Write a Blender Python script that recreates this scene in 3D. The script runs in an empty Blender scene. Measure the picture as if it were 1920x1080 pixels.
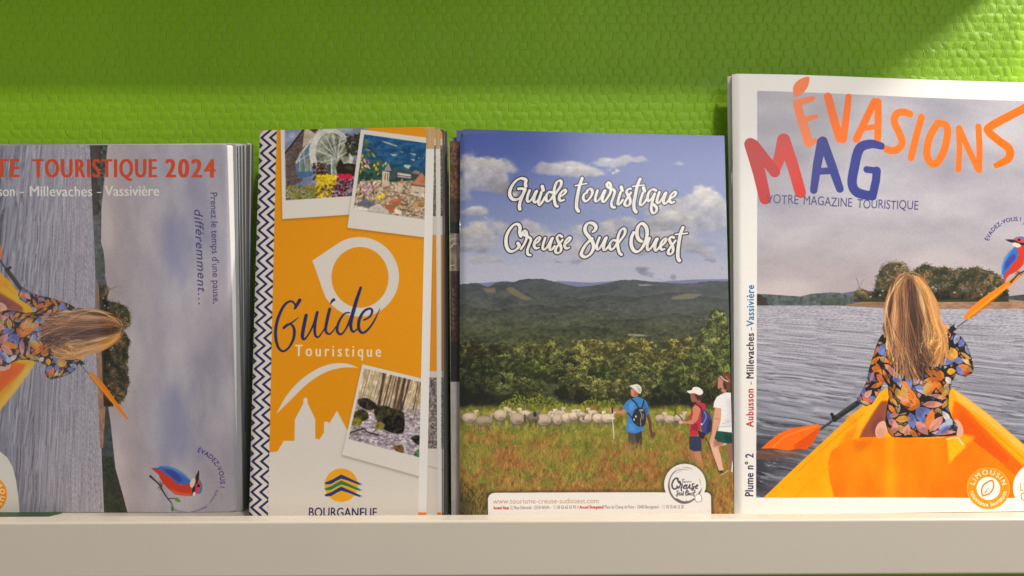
import bpy, math, random
import numpy as np
from mathutils import Vector

# ------------------------------------------------------------------ camera, world, lamps, exposure
scene = bpy.context.scene
scene.render.engine = 'CYCLES'
C = scene.collection
CAM_Y, CAM_Z = -0.446, 1.2
LENS = 28.2
F = 1920 * LENS / 36.0                       # focal length in pixels of a 1920 wide picture
cam_data = bpy.data.cameras.new('camera')
cam_data.lens = LENS
cam_data.sensor_width = 36.0
cam_data.clip_start = 0.01
cam_data.clip_end = 50.0
cam = bpy.data.objects.new('camera', cam_data)
cam.location = (0, CAM_Y, CAM_Z)
cam.rotation_euler = (math.radians(90), 0, 0)
C.objects.link(cam)
scene.camera = cam

world = bpy.data.worlds.new("World")
scene.world = world
world.use_nodes = True
world.node_tree.nodes['Background'].inputs[0].default_value = (1.0, 0.97, 0.92, 1)
world.node_tree.nodes['Background'].inputs[1].default_value = 0.29

def lamp(name, loc, target, size, power, colour, shape='DISK', size_y=None):
    d = bpy.data.lights.new(name, 'AREA')
    d.shape = shape
    d.size = size
    if size_y: d.size_y = size_y
    d.energy = power
    d.color = colour
    o = bpy.data.objects.new(name, d)
    o.location = loc
    o.rotation_euler = (Vector(target) - Vector(loc)).to_track_quat('-Z', 'Y').to_euler()
    C.objects.link(o)
    return o

lamp('ceiling_spot_front', (0.56, -1.20, 2.75), (0, 0, 1.15), 0.16, 17.8, (1.0, 0.93, 0.83))
lamp('ceiling_spot_side', (0.811, -0.135, 1.846), (0.2, 0, 1.15), 0.17, 12.5, (1.0, 0.94, 0.84))
lamp('room_window', (0.82, -1.95, 1.94), (0.1, 0, 1.22), 0.95, 7.5, (0.95, 0.95, 1.0), 'RECTANGLE', 0.30)

scene.view_settings.view_transform = 'Standard'
scene.view_settings.look = 'None'
scene.view_settings.exposure = 0.0
scene.view_settings.gamma = 1.0
scene.view_settings.use_curve_mapping = False

# ------------------------------------------------------------------ geometry of the display
WALL_Y = 0.050
TILT = math.radians(0.24)                    # the rail hangs very slightly out of true
LIP_Z, FLOOR_DROP = CAM_Z - 0.1249, 0.006
def floor_z(x): return LIP_Z - FLOOR_DROP + x * math.tan(TILT)

class Plane:
    """A leaning sheet: depth of its foot, lean (top backwards) and yaw in degrees."""
    def __init__(self, depth, lean, yaw=0.0):
        th, ps = math.radians(lean), math.radians(yaw)
        self.p0 = np.array([0, depth, LIP_Z - FLOOR_DROP])
        self.u = np.array([math.cos(ps), math.sin(ps), 0.0])
        h = np.array([-math.sin(ps), math.cos(ps), 0.0])
        self.v = h * math.sin(th) + np.array([0, 0, math.cos(th)])
        self.n = -h * math.cos(th) + np.array([0, 0, math.sin(th)])
        self.cam = np.array([0, CAM_Y, CAM_Z])
    def px2loc(self, x, y):
        x = np.asarray(x, float); y = np.asarray(y, float)
        dx, dy, dz = (x - 960) / F, np.ones_like(x), -(y - 540) / F
        k = np.dot(self.p0 - self.cam, self.n) / (dx * self.n[0] + dy * self.n[1] + dz * self.n[2])
        w = [self.cam[i] + k * d - self.p0[i] for i, d in enumerate((dx, dy, dz))]
        return sum(w[i] * self.u[i] for i in range(3)), sum(w[i] * self.v[i] for i in range(3))
    def loc2px(self, a, b):
        w = [self.p0[i] + a * self.u[i] + b * self.v[i] - self.cam[i] for i in range(3)]
        return 960 + F * w[0] / w[1], 540 - F * w[2] / w[1]
    def world(self, a, b, c=0.0):
        return tuple(self.p0[i] + a * self.u[i] + b * self.v[i] + c * self.n[i] for i in range(3))
    def edge(self, top, bottom):
        """the line through two picture points, carried down to the shelf floor; local ends"""
        a = np.array(self.px2loc(*top)); b = np.array(self.px2loc(*bottom))
        for _ in range(3):
            w = self.world(b[0], b[1])
            dv = (w[2] - floor_z(w[0]) - 0.0003) / self.v[2]
            t = (b[1] - dv - a[1]) / (b[1] - a[1])
            b = a + (b - a) * t
        return a, b

# ------------------------------------------------------------------ printing press: paints covers into memory
_rng = np.random.RandomState(7)
_TAB = _rng.rand(256, 256).astype(np.float32)
def vnoise(x, y, seed=0):
    x = x + seed * 17.31; y = y + seed * 9.77
    xi = np.floor(x).astype(np.int32); yi = np.floor(y).astype(np.int32)
    fx = (x - xi).astype(np.float32); fy = (y - yi).astype(np.float32)
    fx = fx * fx * (3 - 2 * fx); fy = fy * fy * (3 - 2 * fy)
    x0, x1, y0, y1 = xi & 255, (xi + 1) & 255, yi & 255, (yi + 1) & 255
    a = _TAB[y0, x0]; b = _TAB[y0, x1]; c = _TAB[y1, x0]; d = _TAB[y1, x1]
    return (a + (b - a) * fx) * (1 - fy) + (c + (d - c) * fx) * fy
def fbm(x, y, octv=4, seed=0, gain=0.5):
    s = 0; amp = 1; tot = 0
    for i in range(octv):
        s = s + amp * vnoise(x * 2 ** i, y * 2 ** i, seed + i * 3)
        tot += amp; amp *= gain
    return s / tot
def sst(a, b, x):
    t = np.clip((x - a) / (b - a), 0, 1)
    return t * t * (3 - 2 * t)
def smooth(pts, closed=False, n=8):
    P = np.asarray(pts, float)
    m = len(P)
    if m < 3: 
        return P
    out = []
    rng = range(m if closed else m - 1)
    for i in rng:
        p0 = P[(i - 1) % m] if (closed or i > 0) else P[0]
        p1 = P[i]; p2 = P[(i + 1) % m]
        p3 = P[(i + 2) % m] if (closed or i + 2 < m) else P[m - 1]
        for k in range(n):
            t = k / n
            out.append(0.5 * ((2 * p1) + (-p0 + p2) * t + (2 * p0 - 5 * p1 + 4 * p2 - p3) * t * t + (-p0 + 3 * p1 - 3 * p2 + p3) * t ** 3))
    if not closed: out.append(P[-1])
    return np.array(out)
def blur(a, s):
    r = int(max(1, math.ceil(2.5 * s)))
    k = np.exp(-0.5 * (np.arange(-r, r + 1) / s) ** 2); k /= k.sum()
    p = np.pad(a, ((r, r), (0, 0)), mode='edge')
    o = sum(k[i] * p[i:i + a.shape[0]] for i in range(2 * r + 1))
    p = np.pad(o, ((0, 0), (r, r)), mode='edge')
    return sum(k[i] * p[:, i:i + a.shape[1]] for i in range(2 * r + 1))

_FONT = {}
def glyphs(ch, bold=0.0):
    """triangles of one character of Blender's own font, and its pen advance"""
    key = (ch, bold)
    if key not in _FONT:
        def mk(s):
            cu = bpy.data.curves.new('ink', 'FONT'); cu.body = s; cu.size = 1.0; cu.offset = bold
            cu.resolution_u = 4
            ob = bpy.data.objects.new('ink', cu)
            C.objects.link(ob)
            dg = bpy.context.evaluated_depsgraph_get()
            me = ob.evaluated_get(dg).to_mesh()
            me.calc_loop_triangles()
            V = np.array([v.co[:2] for v in me.vertices]).reshape(-1, 2)
            T = np.array([t.vertices[:] for t in me.loop_triangles], int).reshape(-1, 3)
            bpy.data.objects.remove(ob); bpy.data.curves.remove(cu)
            return V, T
        V, T = mk(ch) if ch.strip() else (np.zeros((0, 2)), np.zeros((0, 3), int))
        a, _ = mk('I' + ch + 'I'); b, _ = mk('II')
        _FONT[key] = (V[T] if len(T) else np.zeros((0, 3, 2)), (a[:, 0].max() - b[:, 0].max()))
    return _FONT[key]
_cap = {}
def line_of_text(s, bold=0.0, track=0.0):
    """[(triangles, pen x, advance)], total width; capital height is scaled to 1"""
    if 'h' not in _cap: _cap['h'] = glyphs('H')[0][..., 1].max()
    h = _cap['h']; pen = 0; out = []
    for ch in s:
        t, adv = glyphs(ch, 0.0)
        t = t / h; adv = adv / h + max(0, bold) * 2.4
        if bold > 0 and len(t): t = np.concatenate([t + [d, 0] for d in np.array([0, .8, 1.6, 2.4]) * bold])
        out.append((t, pen, adv)); pen += adv + track
    return out, pen - track

class Canvas:
    def __init__(self, plane, quad, dens=4300.0):
        a = [q[0] for q in quad]; b = [q[1] for q in quad]
        self.pl = plane; self.a0, self.a1, self.b0, self.b1 = min(a), max(a), min(b), max(b)
        self.W = int((self.a1 - self.a0) * dens) + 1; self.H = int((self.b1 - self.b0) * dens) + 1
        self.img = np.zeros((self.H, self.W, 3), np.float32)
        cc, rr = np.meshgrid(np.arange(self.W) + .5, np.arange(self.H) + .5)
        self.PX, self.PY = plane.loc2px(self.a0 + cc / self.W * (self.a1 - self.a0), self.b1 - rr / self.H * (self.b1 - self.b0))
        self.PX = self.PX.astype(np.float32); self.PY = self.PY.astype(np.float32)
        def fwd(x, y):
            p, q = plane.px2loc(x, y)
            return (p - self.a0) / (self.a1 - self.a0) * self.W, (self.b1 - q) / (self.b1 - self.b0) * self.H
        self.fwd = fwd
        self.clip = None
    def sub(self, f, finv):
        c = object.__new__(Canvas)
        c.__dict__.update(self.__dict__)
        c.fwd = lambda x, y: self.fwd(*f(np.asarray(x, float), np.asarray(y, float)))
        c.PX, c.PY = finv(self.PX, self.PY)
        return c
    def tp(self, pts):
        P = np.asarray(pts, float)
        return np.stack(self.fwd(P[..., 0], P[..., 1]), -1)
    def put(self, m, col, r0=0, c0=0, alpha=1.0):
        h, w = m.shape
        m = m * alpha
        if self.clip is not None: m = m * self.clip[r0:r0 + h, c0:c0 + w]
        dst = self.img[r0:r0 + h, c0:c0 + w]
        col = np.asarray(col, np.float32)
        dst += (col - dst) * m[..., None]
    def full(self, m, col, alpha=1.0): self.put(m.astype(np.float32), col, 0, 0, alpha)
    def cover(self, polys):
        """exact coverage mask of polygons given in texture pixels; returns mask,row,col"""
        allp = np.concatenate(polys)
        c0 = max(0, int(np.floor(allp[:, 0].min())) - 1); c1 = min(self.W, int(np.ceil(allp[:, 0].max())) + 2)
        r0 = max(0, int(np.floor(allp[:, 1].min())) - 1); r1 = min(self.H, int(np.ceil(allp[:, 1].max())) + 2)
        if c1 <= c0 or r1 <= r0: return None
        h, w = r1 - r0, c1 - c0
        S = 4
        acc = np.zeros((h * S, w + 2), np.float64)
        A = np.concatenate(polys); B = np.concatenate([np.roll(p, -1, 0) for p in polys])
        ya, yb = (A[:, 1] - r0) * S - .5, (B[:, 1] - r0) * S - .5
        up = np.where(yb > ya, 1, -1)
        lo = np.ceil(np.minimum(ya, yb)); hi = np.ceil(np.maximum(ya, yb))
        lo = np.clip(lo, 0, h * S).astype(int); hi = np.clip(hi, 0, h * S).astype(int)
        n = hi - lo
        idx = np.repeat(np.arange(len(A)), n)
        if len(idx):
            start = np.repeat(np.cumsum(n) - n, n)
            row = np.repeat(lo, n) + (np.arange(len(idx)) - start)
            t = (row - ya[idx]) / (yb[idx] - ya[idx])
            x = np.clip(A[idx, 0] + (B[idx, 0] - A[idx, 0]) * t - c0, 0, w)
            xi = np.floor(x).astype(int); fr = x - xi
            np.add.at(acc, (row, xi), up[idx] * (1 - fr))
            np.add.at(acc, (row, xi + 1), up[idx] * fr)
        m = np.clip(np.abs(np.cumsum(acc, 1)[:, :w]), 0, 1).reshape(h, S, w).mean(1)
        return m.astype(np.float32), r0, c0
    def poly(self, pts, col, alpha=1.0, soft=0, curve=False):
        P = self.tp(smooth(pts, True) if curve else pts)
        if soft:
            P2 = np.concatenate([P, [[P[:, 0].min() - 3 * soft, P[:, 1].min() - 3 * soft]] * 0]) if False else P
            r = self.cover([P2])
            if r is None: return
            m, r0, c0 = r
            k = int(3 * soft) + 1
            rr0, cc0 = max(0, r0 - k), max(0, c0 - k)
            rr1, cc1 = min(self.H, r0 + m.shape[0] + k), min(self.W, c0 + m.shape[1] + k)
            M = np.zeros((rr1 - rr0, cc1 - cc0), np.float32)
            M[r0 - rr0:r0 - rr0 + m.shape[0], c0 - cc0:c0 - cc0 + m.shape[1]] = m
            self.put(blur(M, soft), col, rr0, cc0, alpha); return
        r = self.cover([P])
        if r is None: return
        m, r0, c0 = r
        if callable(col): col = col(self.PX[r0:r0 + m.shape[0], c0:c0 + m.shape[1]], self.PY[r0:r0 + m.shape[0], c0:c0 + m.shape[1]])
        self.put(m, col, r0, c0, alpha)
    def mask(self, pts, soft=0, curve=False):
        M = np.zeros((self.H, self.W), np.float32)
        r = self.cover([self.tp(smooth(pts, True) if curve else pts)])
        if r is not None:
            m, r0, c0 = r
            M[r0:r0 + m.shape[0], c0:c0 + m.shape[1]] = m
        return blur(M, soft) if soft else M
    def ell(self, x, y, rx, ry, col, alpha=1.0, rot=0, soft=0):
        t = np.linspace(0, 2 * math.pi, 33)[:-1]
        ca, sa = math.cos(rot), math.sin(rot)
        ex, ey = rx * np.cos(t), ry * np.sin(t)
        self.poly(np.stack([x + ex * ca - ey * sa, y + ex * sa + ey * ca], 1), col, alpha, soft)
    def stroke(self, pts, w, col, alpha=1.0, curve=True, grow=0.0, nib=None):
        """round brush along a line; w one width or one per point (art px); nib = (thin, thick) pen"""
        P = smooth(pts, False) if curve else np.asarray(pts, float)
        if np.ndim(w) == 0: wd = np.full(len(P), float(w))
        else: wd = np.interp(np.linspace(0, 1, len(P)), np.linspace(0, 1, len(w)), w)
        if nib:
            d = np.gradient(P, axis=0); an = np.arctan2(d[:, 1], d[:, 0])
            wd = nib[0] + (nib[1] - nib[0]) * np.abs(np.sin(an + 0.5))
            wd = np.convolve(np.pad(wd, 2, mode='edge'), np.ones(5) / 5, 'valid')
        T = self.tp(P)
        k = np.hypot(*(self.tp(P[:1] + [1, 0]) - T[:1])[0])
        rad = wd * k * .5 + grow * k
        R = rad.max() + 2
        c0 = max(0, int(T[:, 0].min() - R)); c1 = min(self.W, int(T[:, 0].max() + R) + 1)
        r0 = max(0, int(T[:, 1].min() - R)); r1 = min(self.H, int(T[:, 1].max() + R) + 1)
        if c1 <= c0 or r1 <= r0: return
        cc, rr = np.meshgrid(np.arange(c0, c1) + .5, np.arange(r0, r1) + .5)
        best = np.full(cc.shape, -1e9)
        for i in range(len(T) - 1):
            ax, ay = T[i]; dx, dy = T[i + 1] - T[i]
            L = dx * dx + dy * dy + 1e-9
            t = np.clip(((cc - ax) * dx + (rr - ay) * dy) / L, 0, 1)
            d = np.hypot(cc - ax - t * dx, rr - ay - t * dy)
            best = np.maximum(best, rad[i] + (rad[i + 1] - rad[i]) * t - d)
        self.put(np.clip(best + .5, 0, 1).astype(np.float32), col, r0, c0, alpha)
    def threads(self, lines, cols, gain=1.0, wid=0):
        """many thin lines at once; lines (n,k,2) art px, cols (n,3)"""
        T = self.tp(lines)
        n, k, _ = T.shape
        seg = np.hypot(*(T[:, 1:] - T[:, :-1]).transpose(2, 0, 1)).sum(1).max()
        m = int(seg / 0.7) + 2
        s = np.linspace(0, k - 1.0001, m); i = s.astype(int); f = (s - i)[None, :, None]
        Q = T[:, i] * (1 - f) + T[:, i + 1] * f
        ln = np.hypot(*(T[:, 1:] - T[:, :-1]).transpose(2, 0, 1)).sum(1)
        wt = np.repeat((ln / m)[:, None], m, 1)
        x = Q[..., 0].ravel() - .5; y = Q[..., 1].ravel() - .5; wt = wt.ravel()
        cl = np.repeat(np.asarray(cols, float)[:, None, :], m, 1).reshape(-1, 3)
        xi = np.floor(x).astype(int); yi = np.floor(y).astype(int); fx = x - xi; fy = y - yi
        ac = np.zeros((self.H * self.W, 4))
        for ox, oy, ww in ((0, 0, (1 - fx) * (1 - fy)), (1, 0, fx * (1 - fy)), (0, 1, (1 - fx) * fy), (1, 1, fx * fy)):
            X, Y = xi + ox, yi + oy
            ok = (X >= 0) & (X < self.W) & (Y >= 0) & (Y < self.H)
            ii = (Y * self.W + X)[ok]; w2 = (ww * wt)[ok]
            ac[:, 3] += np.bincount(ii, w2, self.H * self.W)
            for q in range(3): ac[:, q] += np.bincount(ii, w2 * cl[ok, q], self.H * self.W)
        ac = ac.reshape(self.H, self.W, 4)
        if wid: ac = np.stack([blur(ac[..., q], wid) for q in range(4)], -1); gain *= 2.2 * wid
        a = np.clip(ac[..., 3] * gain, 0, 1)
        col = ac[..., :3] / np.maximum(ac[..., 3:4], 1e-6)
        self.put(a.astype(np.float32), col)
    def dots(self, xy, r, cols, alpha=1.0, jag=True):
        T = self.tp(np.asarray(xy, float))
        k = np.hypot(*(self.tp([[xy[0][0] + 1, xy[0][1]]]) - T[:1])[0])
        for (x, y), rad, col in zip(T, r, cols):
            rad = rad * k
            R = int(rad + 2)
            c0, r0 = int(x) - R, int(y) - R
            if c0 < 0 or r0 < 0 or c0 + 2 * R + 1 > self.W or r0 + 2 * R + 1 > self.H: continue
            g = np.arange(2 * R + 1) + .5
            dx = g[None, :] + c0 - x; dy = g[:, None] + r0 - y
            d = np.hypot(dx, dy)
            if jag:
                ph = x * 1.7 + y
                d = d * (1 + .22 * np.sin(3 * np.arctan2(dy, dx) + ph) + .15 * np.sin(5 * np.arctan2(dy, dx) - ph * 2))
            self.put(np.clip(rad - d + .5, 0, 1).astype(np.float32), col, r0, c0, alpha)
    def text(self, s, x0, y0, x1, y1, cap, col, bold=0.0, track=0.0, alpha=1.0, slant=0.0, jitter=0.0, flip=1):
        """string whose baseline runs from (x0,y0) to (x1,y1); cap = capital height; stretched to fit"""
        L, w = line_of_text(s, bold, track)
        dx, dy = (x1 - x0) / w, (y1 - y0) / w
        ln = math.hypot(x1 - x0, y1 - y0); ux, uy = (x1 - x0) / ln, (y1 - y0) / ln
        px, py = uy * cap, -ux * cap
        rs = np.random.RandomState(len(s))
        polys = []
        for t, pen, adv in L:
            if not len(t): continue
            X = t[..., 0] + pen + slant * t[..., 1]; Y = t[..., 1] + jitter * rs.uniform(-1, 1)
            polys.append(np.stack([x0 + X * dx + Y * px, y0 + X * dy + Y * py], -1))
        self._ink(polys, col, alpha)
    def arc(self, s, cx, cy, r, a0, a1, cap, col, bold=0.0, track=0.0, inside=False, alpha=1.0):
        """string along a circle, angles in degrees (picture sense, 0 = right, 90 = down)"""
        L, w = line_of_text(s, bold, track)
        polys = []
        for t, pen, adv in L:
            if not len(t): continue
            mid = (pen + adv / 2) / w
            an = math.radians(a0 + (a1 - a0) * mid)
            sg = 1 if a1 > a0 else -1
            sc = abs(math.radians(a1 - a0)) * r / w
            tx, ty = -math.sin(an) * sg, math.cos(an) * sg
            nx, ny = (math.cos(an), math.sin(an)) if not inside else (-math.cos(an), -math.sin(an))
            X = (t[..., 0] - adv / 2) * sc; Y = t[..., 1] * cap
            polys.append(np.stack([cx + r * math.cos(an) + X * tx + Y * nx, cy + r * math.sin(an) + X * ty + Y * ny], -1))
        self._ink(polys, col, alpha)
    def _ink(self, polys, col, alpha):
        if not polys: return
        T = self.tp(np.concatenate(polys))
        e1 = T[:, 1] - T[:, 0]; e2 = T[:, 2] - T[:, 0]
        neg = (e1[:, 0] * e2[:, 1] - e1[:, 1] * e2[:, 0]) < 0
        T[neg] = T[neg][:, ::-1]
        r = self.cover(list(T))
        if r is None: return
        self.put(r[0], col, r[1], r[2], alpha)
    def image(self, name, seed=1, grain=3.0):
        rs = np.random.RandomState(seed)
        g = rs.normal(0, grain, (self.H, self.W, 1)).astype(np.float32)
        a = np.clip((self.img + g) / 255.0, 0, 1)
        im = bpy.data.images.new(name, self.W, self.H)
        buf = np.ones((self.H, self.W, 4), np.float32)
        buf[..., :3] = a[::-1]
        im.pixels.foreach_set(buf.ravel())
        im.update(); im.pack()
        return im

def zoomed(ox, oy, k):
    """points read at k times magnification from the corner (ox, oy)"""
    return lambda pts: [(ox + x / k, oy + y / k) for x, y in pts]

# ------------------------------------------------------------------ cover pictures
def leafshape(x, y, L, w, a):
    c, s = math.cos(a), math.sin(a)
    q = [(0, 0), (.25, .42), (.5, .5), (.75, .34), (1, 0), (.75, -.34), (.5, -.5), (.25, -.42)]
    return [(x + p * L * c - r * w * s, y + p * L * s + r * w * c) for p, r in q]

def lake_picture(cv, dull=1.0):
    """woman in a yellow kayak on a lake, seen from behind (printed on the magazine and on the map)"""
    X, Y = cv.PX, cv.PY
    rs = np.random.RandomState(3)
    n = fbm(X / 150, Y / 60, 4, 1); n2 = fbm(X / 40, Y / 22, 3, 5)
    base = np.stack([176 + 0 * X, 172 + 0 * X, 182 + 0 * X], -1)
    warm = sst(380, 560, Y)[..., None]
    base = base + warm * np.array([12, 4, -4]) + ((n - .5) * 50 + (n2 - .5) * 10)[..., None] * np.array([1, 1, .85])
    cv.full(np.ones_like(X), base)
    # far banks
    tex = lambda a, b, s, sd: (lambda x, y: np.asarray(a) + (fbm(x / s, y / s, 3, sd)[..., None] - .5) * np.asarray(b))
    cv.poly([(1560, 553), (1600, 546), (1640, 545), (1640, 575), (1560, 575)], (104, 106, 124))
    cv.poly([(1180, 500), (1275, 530), (1420, 551), (1440, 552), (1470, 554), (1500, 556), (1520, 551), (1560, 548), (1575, 549), (1600, 556), (1600, 574), (1180, 574)],
            tex((88, 96, 94), (60, 60, 50), 6, 2))
    edge = [(1150, 515)] + [(1160 + 9 * i, 521 + .19 * 9 * i + rs.uniform(-5, 5)) for i in range(24)] + [(1378, 553), (1400, 556), (1424, 552), (1436, 560), (1440, 574), (1150, 574)]
    cv.poly(edge, tex((58, 54, 48), (40, 36, 30), 9, 4))
    cv.poly([(1885, 566), (1885, 556), (1930, 551), (2040, 543), (2080, 533), (2140, 519), (2250, 505), (2250, 576), (1885, 576)], tex((72, 80, 82), (34, 36, 34), 8, 6))
    cv.poly([(2010, 550), (2060, 539), (2100, 528), (2160, 514), (2250, 500), (2250, 576), (2010, 576)], tex((56, 60, 46), (50, 46, 40), 5, 7), .8)
    cv.poly([(1538, 563), (1560, 557), (1580, 560), (1592, 566), (1592, 573), (1538, 573)], tex((80, 88, 80), (40, 40, 30), 5, 7))
    # island
    cv.poly([(1560, 580), (1590, 571), (1640, 563), (1700, 562), (1900, 562), (1990, 572), (1990, 585), (1780, 583), (1650, 580), (1600, 579)],
            lambda x, y: np.array((158, 122, 98)) + (fbm(x / 12, y / 3, 3, 8)[..., None] - .5) * np.array((70, 60, 50)))
    cv.poly([(1575, 577), (1600, 570), (1650, 566), (1690, 566), (1690, 574), (1620, 577)], (120, 100, 84), .6, soft=2)
    crown = [(1601, 566), (1602, 553), (1611, 545), (1622, 544), (1632, 551), (1639, 552), (1643, 540), (1646, 520), (1654, 504), (1664, 495), (1676, 492), (1690, 493), (1702, 499), (1710, 513), (1718, 506), (1728, 499), (1742, 496),
             (1758, 502), (1775, 500), (1790, 507), (1800, 502), (1815, 505), (1832, 500), (1852, 507), (1870, 514), (1884, 526), (1889, 545), (1892, 566)]
    cv.poly(crown, (58, 60, 46))
    pts, rad, cols = [], [], []
    import_cols = [(58, 56, 42), (78, 76, 54), (112, 92, 60), (134, 106, 68), (92, 92, 72), (74, 70, 52), (148, 114, 78)]
    cr = np.array(crown)
    for i in range(3800):
        x = rs.uniform(1602, 1891); top = np.interp(x, cr[1:-1, 0], cr[1:-1, 1])
        f = rs.rand() ** .8
        y = top - 1.5 + f * (562 - top)
        lump = vnoise(np.array([x / 17.]), np.array([y / 13.]), 2)[0]
        c = np.array(import_cols[int(min(.999, max(0, (lump - .5) * 1.5 + .5)) * 6.99)]) * (1.2 - .62 * f) * (.8 + .4 * vnoise(np.array([x / 8.]), np.array([y / 6.]), 9)[0])
        pts.append((x, y)); rad.append(rs.uniform(.5, 1.9)); cols.append(c)
    cv.dots(pts, rad, cols, .7)
    sm = smooth(crown[1:-1], n=10)
    for k in range(620):
        x, y = sm[rs.randint(len(sm))]
        lump = vnoise(np.array([x / 17.]), np.array([y / 13.]), 2)[0]
        cv.ell(x + rs.normal(0, 2.2), y - abs(rs.normal(0, 2.4)) + 1.5, rs.uniform(.4, 1.5), rs.uniform(.4, 1.3), np.array(import_cols[int(lump * 6.99)]) * rs.uniform(.7, 1.0), .8)
    for x, y in ((1634, 556), (1652, 553), (1657, 545), (1752, 538), (1757, 541), (1792, 548), (1842, 552), (1868, 540), (1706, 520), (1856, 550)):
        cv.ell(x, y, 2.2, 1.6, (178, 176, 172), .8)
    for k in range(60):
        x = rs.uniform(1160, 1378); cv.ell(x, 521 + .15 * (x - 1160) + rs.normal(0, 3), rs.uniform(1, 3.4), rs.uniform(1, 3), (56, 52, 46), .9)
    cv.stroke([(1612, 545), (1610, 530), (1606, 521)], 1.2, (110, 100, 95), .8)
    cv.stroke([(1612, 540), (1618, 528), (1622, 524)], 1.0, (120, 110, 104), .7)
    gaps = sst(.63, .72, fbm(X / 6.5, Y / 5.5, 3, 44)) * sst(1600, 1606, X) * sst(1890, 1880, X) * sst(494, 502, Y) * sst(556, 545, Y)
    cv.full(gaps * .28 * cv.mask(crown), (172, 168, 170))
    # water
    D = np.clip(Y - 574, 0, None)
    U = X / (D * .060 + 4.5) + 3.0 * fbm(X / 60, Y / 30, 2, 3); V = np.log(D + 16) * 27 + 2.6 * fbm(X / 50, Y / 40, 3, 8)
    w1 = fbm(U, V, 4, 11, .6); w2 = fbm(U * .45 + 7, V * .7, 3, 15)
    dep = sst(0, 360, D)[..., None]
    wc = np.array((168, 165, 176)) * (1 - dep) + np.array((122, 124, 140)) * dep
    wc = wc + (w1 - .5)[..., None] * 104 * np.array([1, 1, .96]) + (w2 - .5)[..., None] * 60
    crest = (sst(.40, .28, w1) * (.4 + 1.2 * sst(.45, .62, fbm(X / 45, Y / 16, 3, 52))))[..., None].clip(0, 1) * (.25 + .6 * dep)
    wc = wc * (1 - crest * .62) + np.array((50, 46, 58)) * crest * .62
    near = (sst(1600, 1440, X + (Y - 800) * .55) * sst(770, 850, Y))[..., None]
    wc = wc * (1 - .78 * near) + np.array((44, 44, 52)) * .78 * near + near * sst(.55, .72, w1)[..., None] * 66
    cv.full(sst(-1.0, 1.0, Y - (573 + 6 * sst(1560, 1700, X))), np.clip(wc, 20, 235))
    cv.poly([(1400, 845), (1440, 842), (1480, 846), (1512, 848), (1500, 855), (1450, 862), (1400, 860)], (128, 84, 66), .7, soft=3)
    # kayak
    hull = [(1360, 990), (1431, 934), (1490, 878), (1560, 814), (1606, 772), (1640, 746), (1664, 727), (1672, 735), (1700, 760), (1780, 735), (1788, 728), (1806, 741), (1852, 776), (1900, 818), (1960, 872), (2080, 985)]
    def hullcol(x, y):
        t = sst(735, 935, y)[..., None]
        return np.array((252, 172, 26)) * (1 - t) + np.array((252, 166, 8)) * t + (fbm(x / 30, y / 40, 3, 4)[..., None] - .5) * 22
    cv.poly(hull, hullcol)
    cv.poly([(1786, 729), (1806, 741), (1852, 776), (1900, 818), (1960, 872), (1960, 884), (1898, 832), (1845, 785), (1800, 752)], (252, 196, 98), .75, soft=2.5)
    cv.poly([(1791, 750), (1812, 766), (1866, 824), (1960, 916), (1960, 1000), (1800, 1000), (1770, 830), (1784, 790)], (240, 104, 8), 1, soft=2)
    cv.poly([(1800, 765), (1840, 806), (1890, 860), (1880, 870), (1830, 835), (1800, 815)], (226, 84, 10), .8, soft=5)
    cv.poly([(1655, 752), (1641, 772), (1620, 806), (1612, 824), (1650, 820), (1662, 790), (1668, 752)], (150, 78, 52), 1, soft=2)
    cv.poly([(1650, 776), (1632, 806), (1648, 818), (1660, 790)], (120, 62, 66), .8, soft=4)
    cv.poly([(1657, 748), (1640, 768), (1618, 798), (1604, 822), (1596, 830), (1606, 800), (1630, 764)], (252, 178, 36), .9, soft=1.2)
    cv.poly([(1612, 797), (1604, 822), (1590, 834), (1572, 838), (1590, 812)], (234, 124, 14), .7, soft=3)
    cv.poly([(1596, 776), (1612, 790), (1604, 800), (1586, 788)], (246, 150, 14), .8, soft=2)
    deck = [(1568, 940), (1558, 900), (1556, 868), (1562, 845), (1585, 829), (1620, 820), (1660, 820), (1740, 823), (1785, 819), (1812, 817), (1870, 862), (1925, 915), (1990, 980), (1580, 980)]
    def deckcol(x, y):
        a = np.array((250, 134, 6)) + 0 * x[..., None]
        band = (np.exp(-((x - 1672) / 11) ** 2) * .9)[..., None]
        edge = (sst(1600, 1556, x) * .7)[..., None]
        dk = (sst(1745, 1800, x) * sst(1930, 1830, x) * .5 + sst(880, 940, y) * .5)[..., None]
        a = a + band * np.array((4, 26, 8)) - edge * np.array((4, 8, 0)) - dk * np.array((6, 26, 0))
        return a + (fbm(x / 26, y / 60, 3, 14)[..., None] - .5) * np.array((8, 26, 8))
    cv.poly(deck, deckcol)
    cv.stroke([(1562, 846), (1556, 870), (1560, 905), (1570, 940)], 5, (236, 118, 4), .55)
    cv.poly([(1600, 826), (1640, 824), (1628, 842), (1604, 850)], (214, 104, 4), .6, soft=4)
    cv.stroke([(1490, 934), (1520, 905), (1562, 872)], 5, (244, 150, 0), .45)
    cv.poly([(1777, 824), (1800, 819), (1812, 838), (1790, 858), (1781, 872)], (254, 186, 20), .95, soft=2)
    cv.poly([(1806, 838), (1830, 820), (1800, 812)], (252, 176, 24), .8, soft=3)
    cv.stroke([(1777, 824), (1786, 821), (1797, 821), (1801, 826), (1807, 834)], 2.6, (255, 226, 160), .95)
    drops = sst(.72, .80, fbm(X / 2.4, Y / 2.4, 2, 71)) * sst(1440, 1470, X) * sst(820, 860, Y + (X - 1440) * .3)
    cv.full(drops * .10 * cv.mask(hull), (255, 214, 130))
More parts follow.
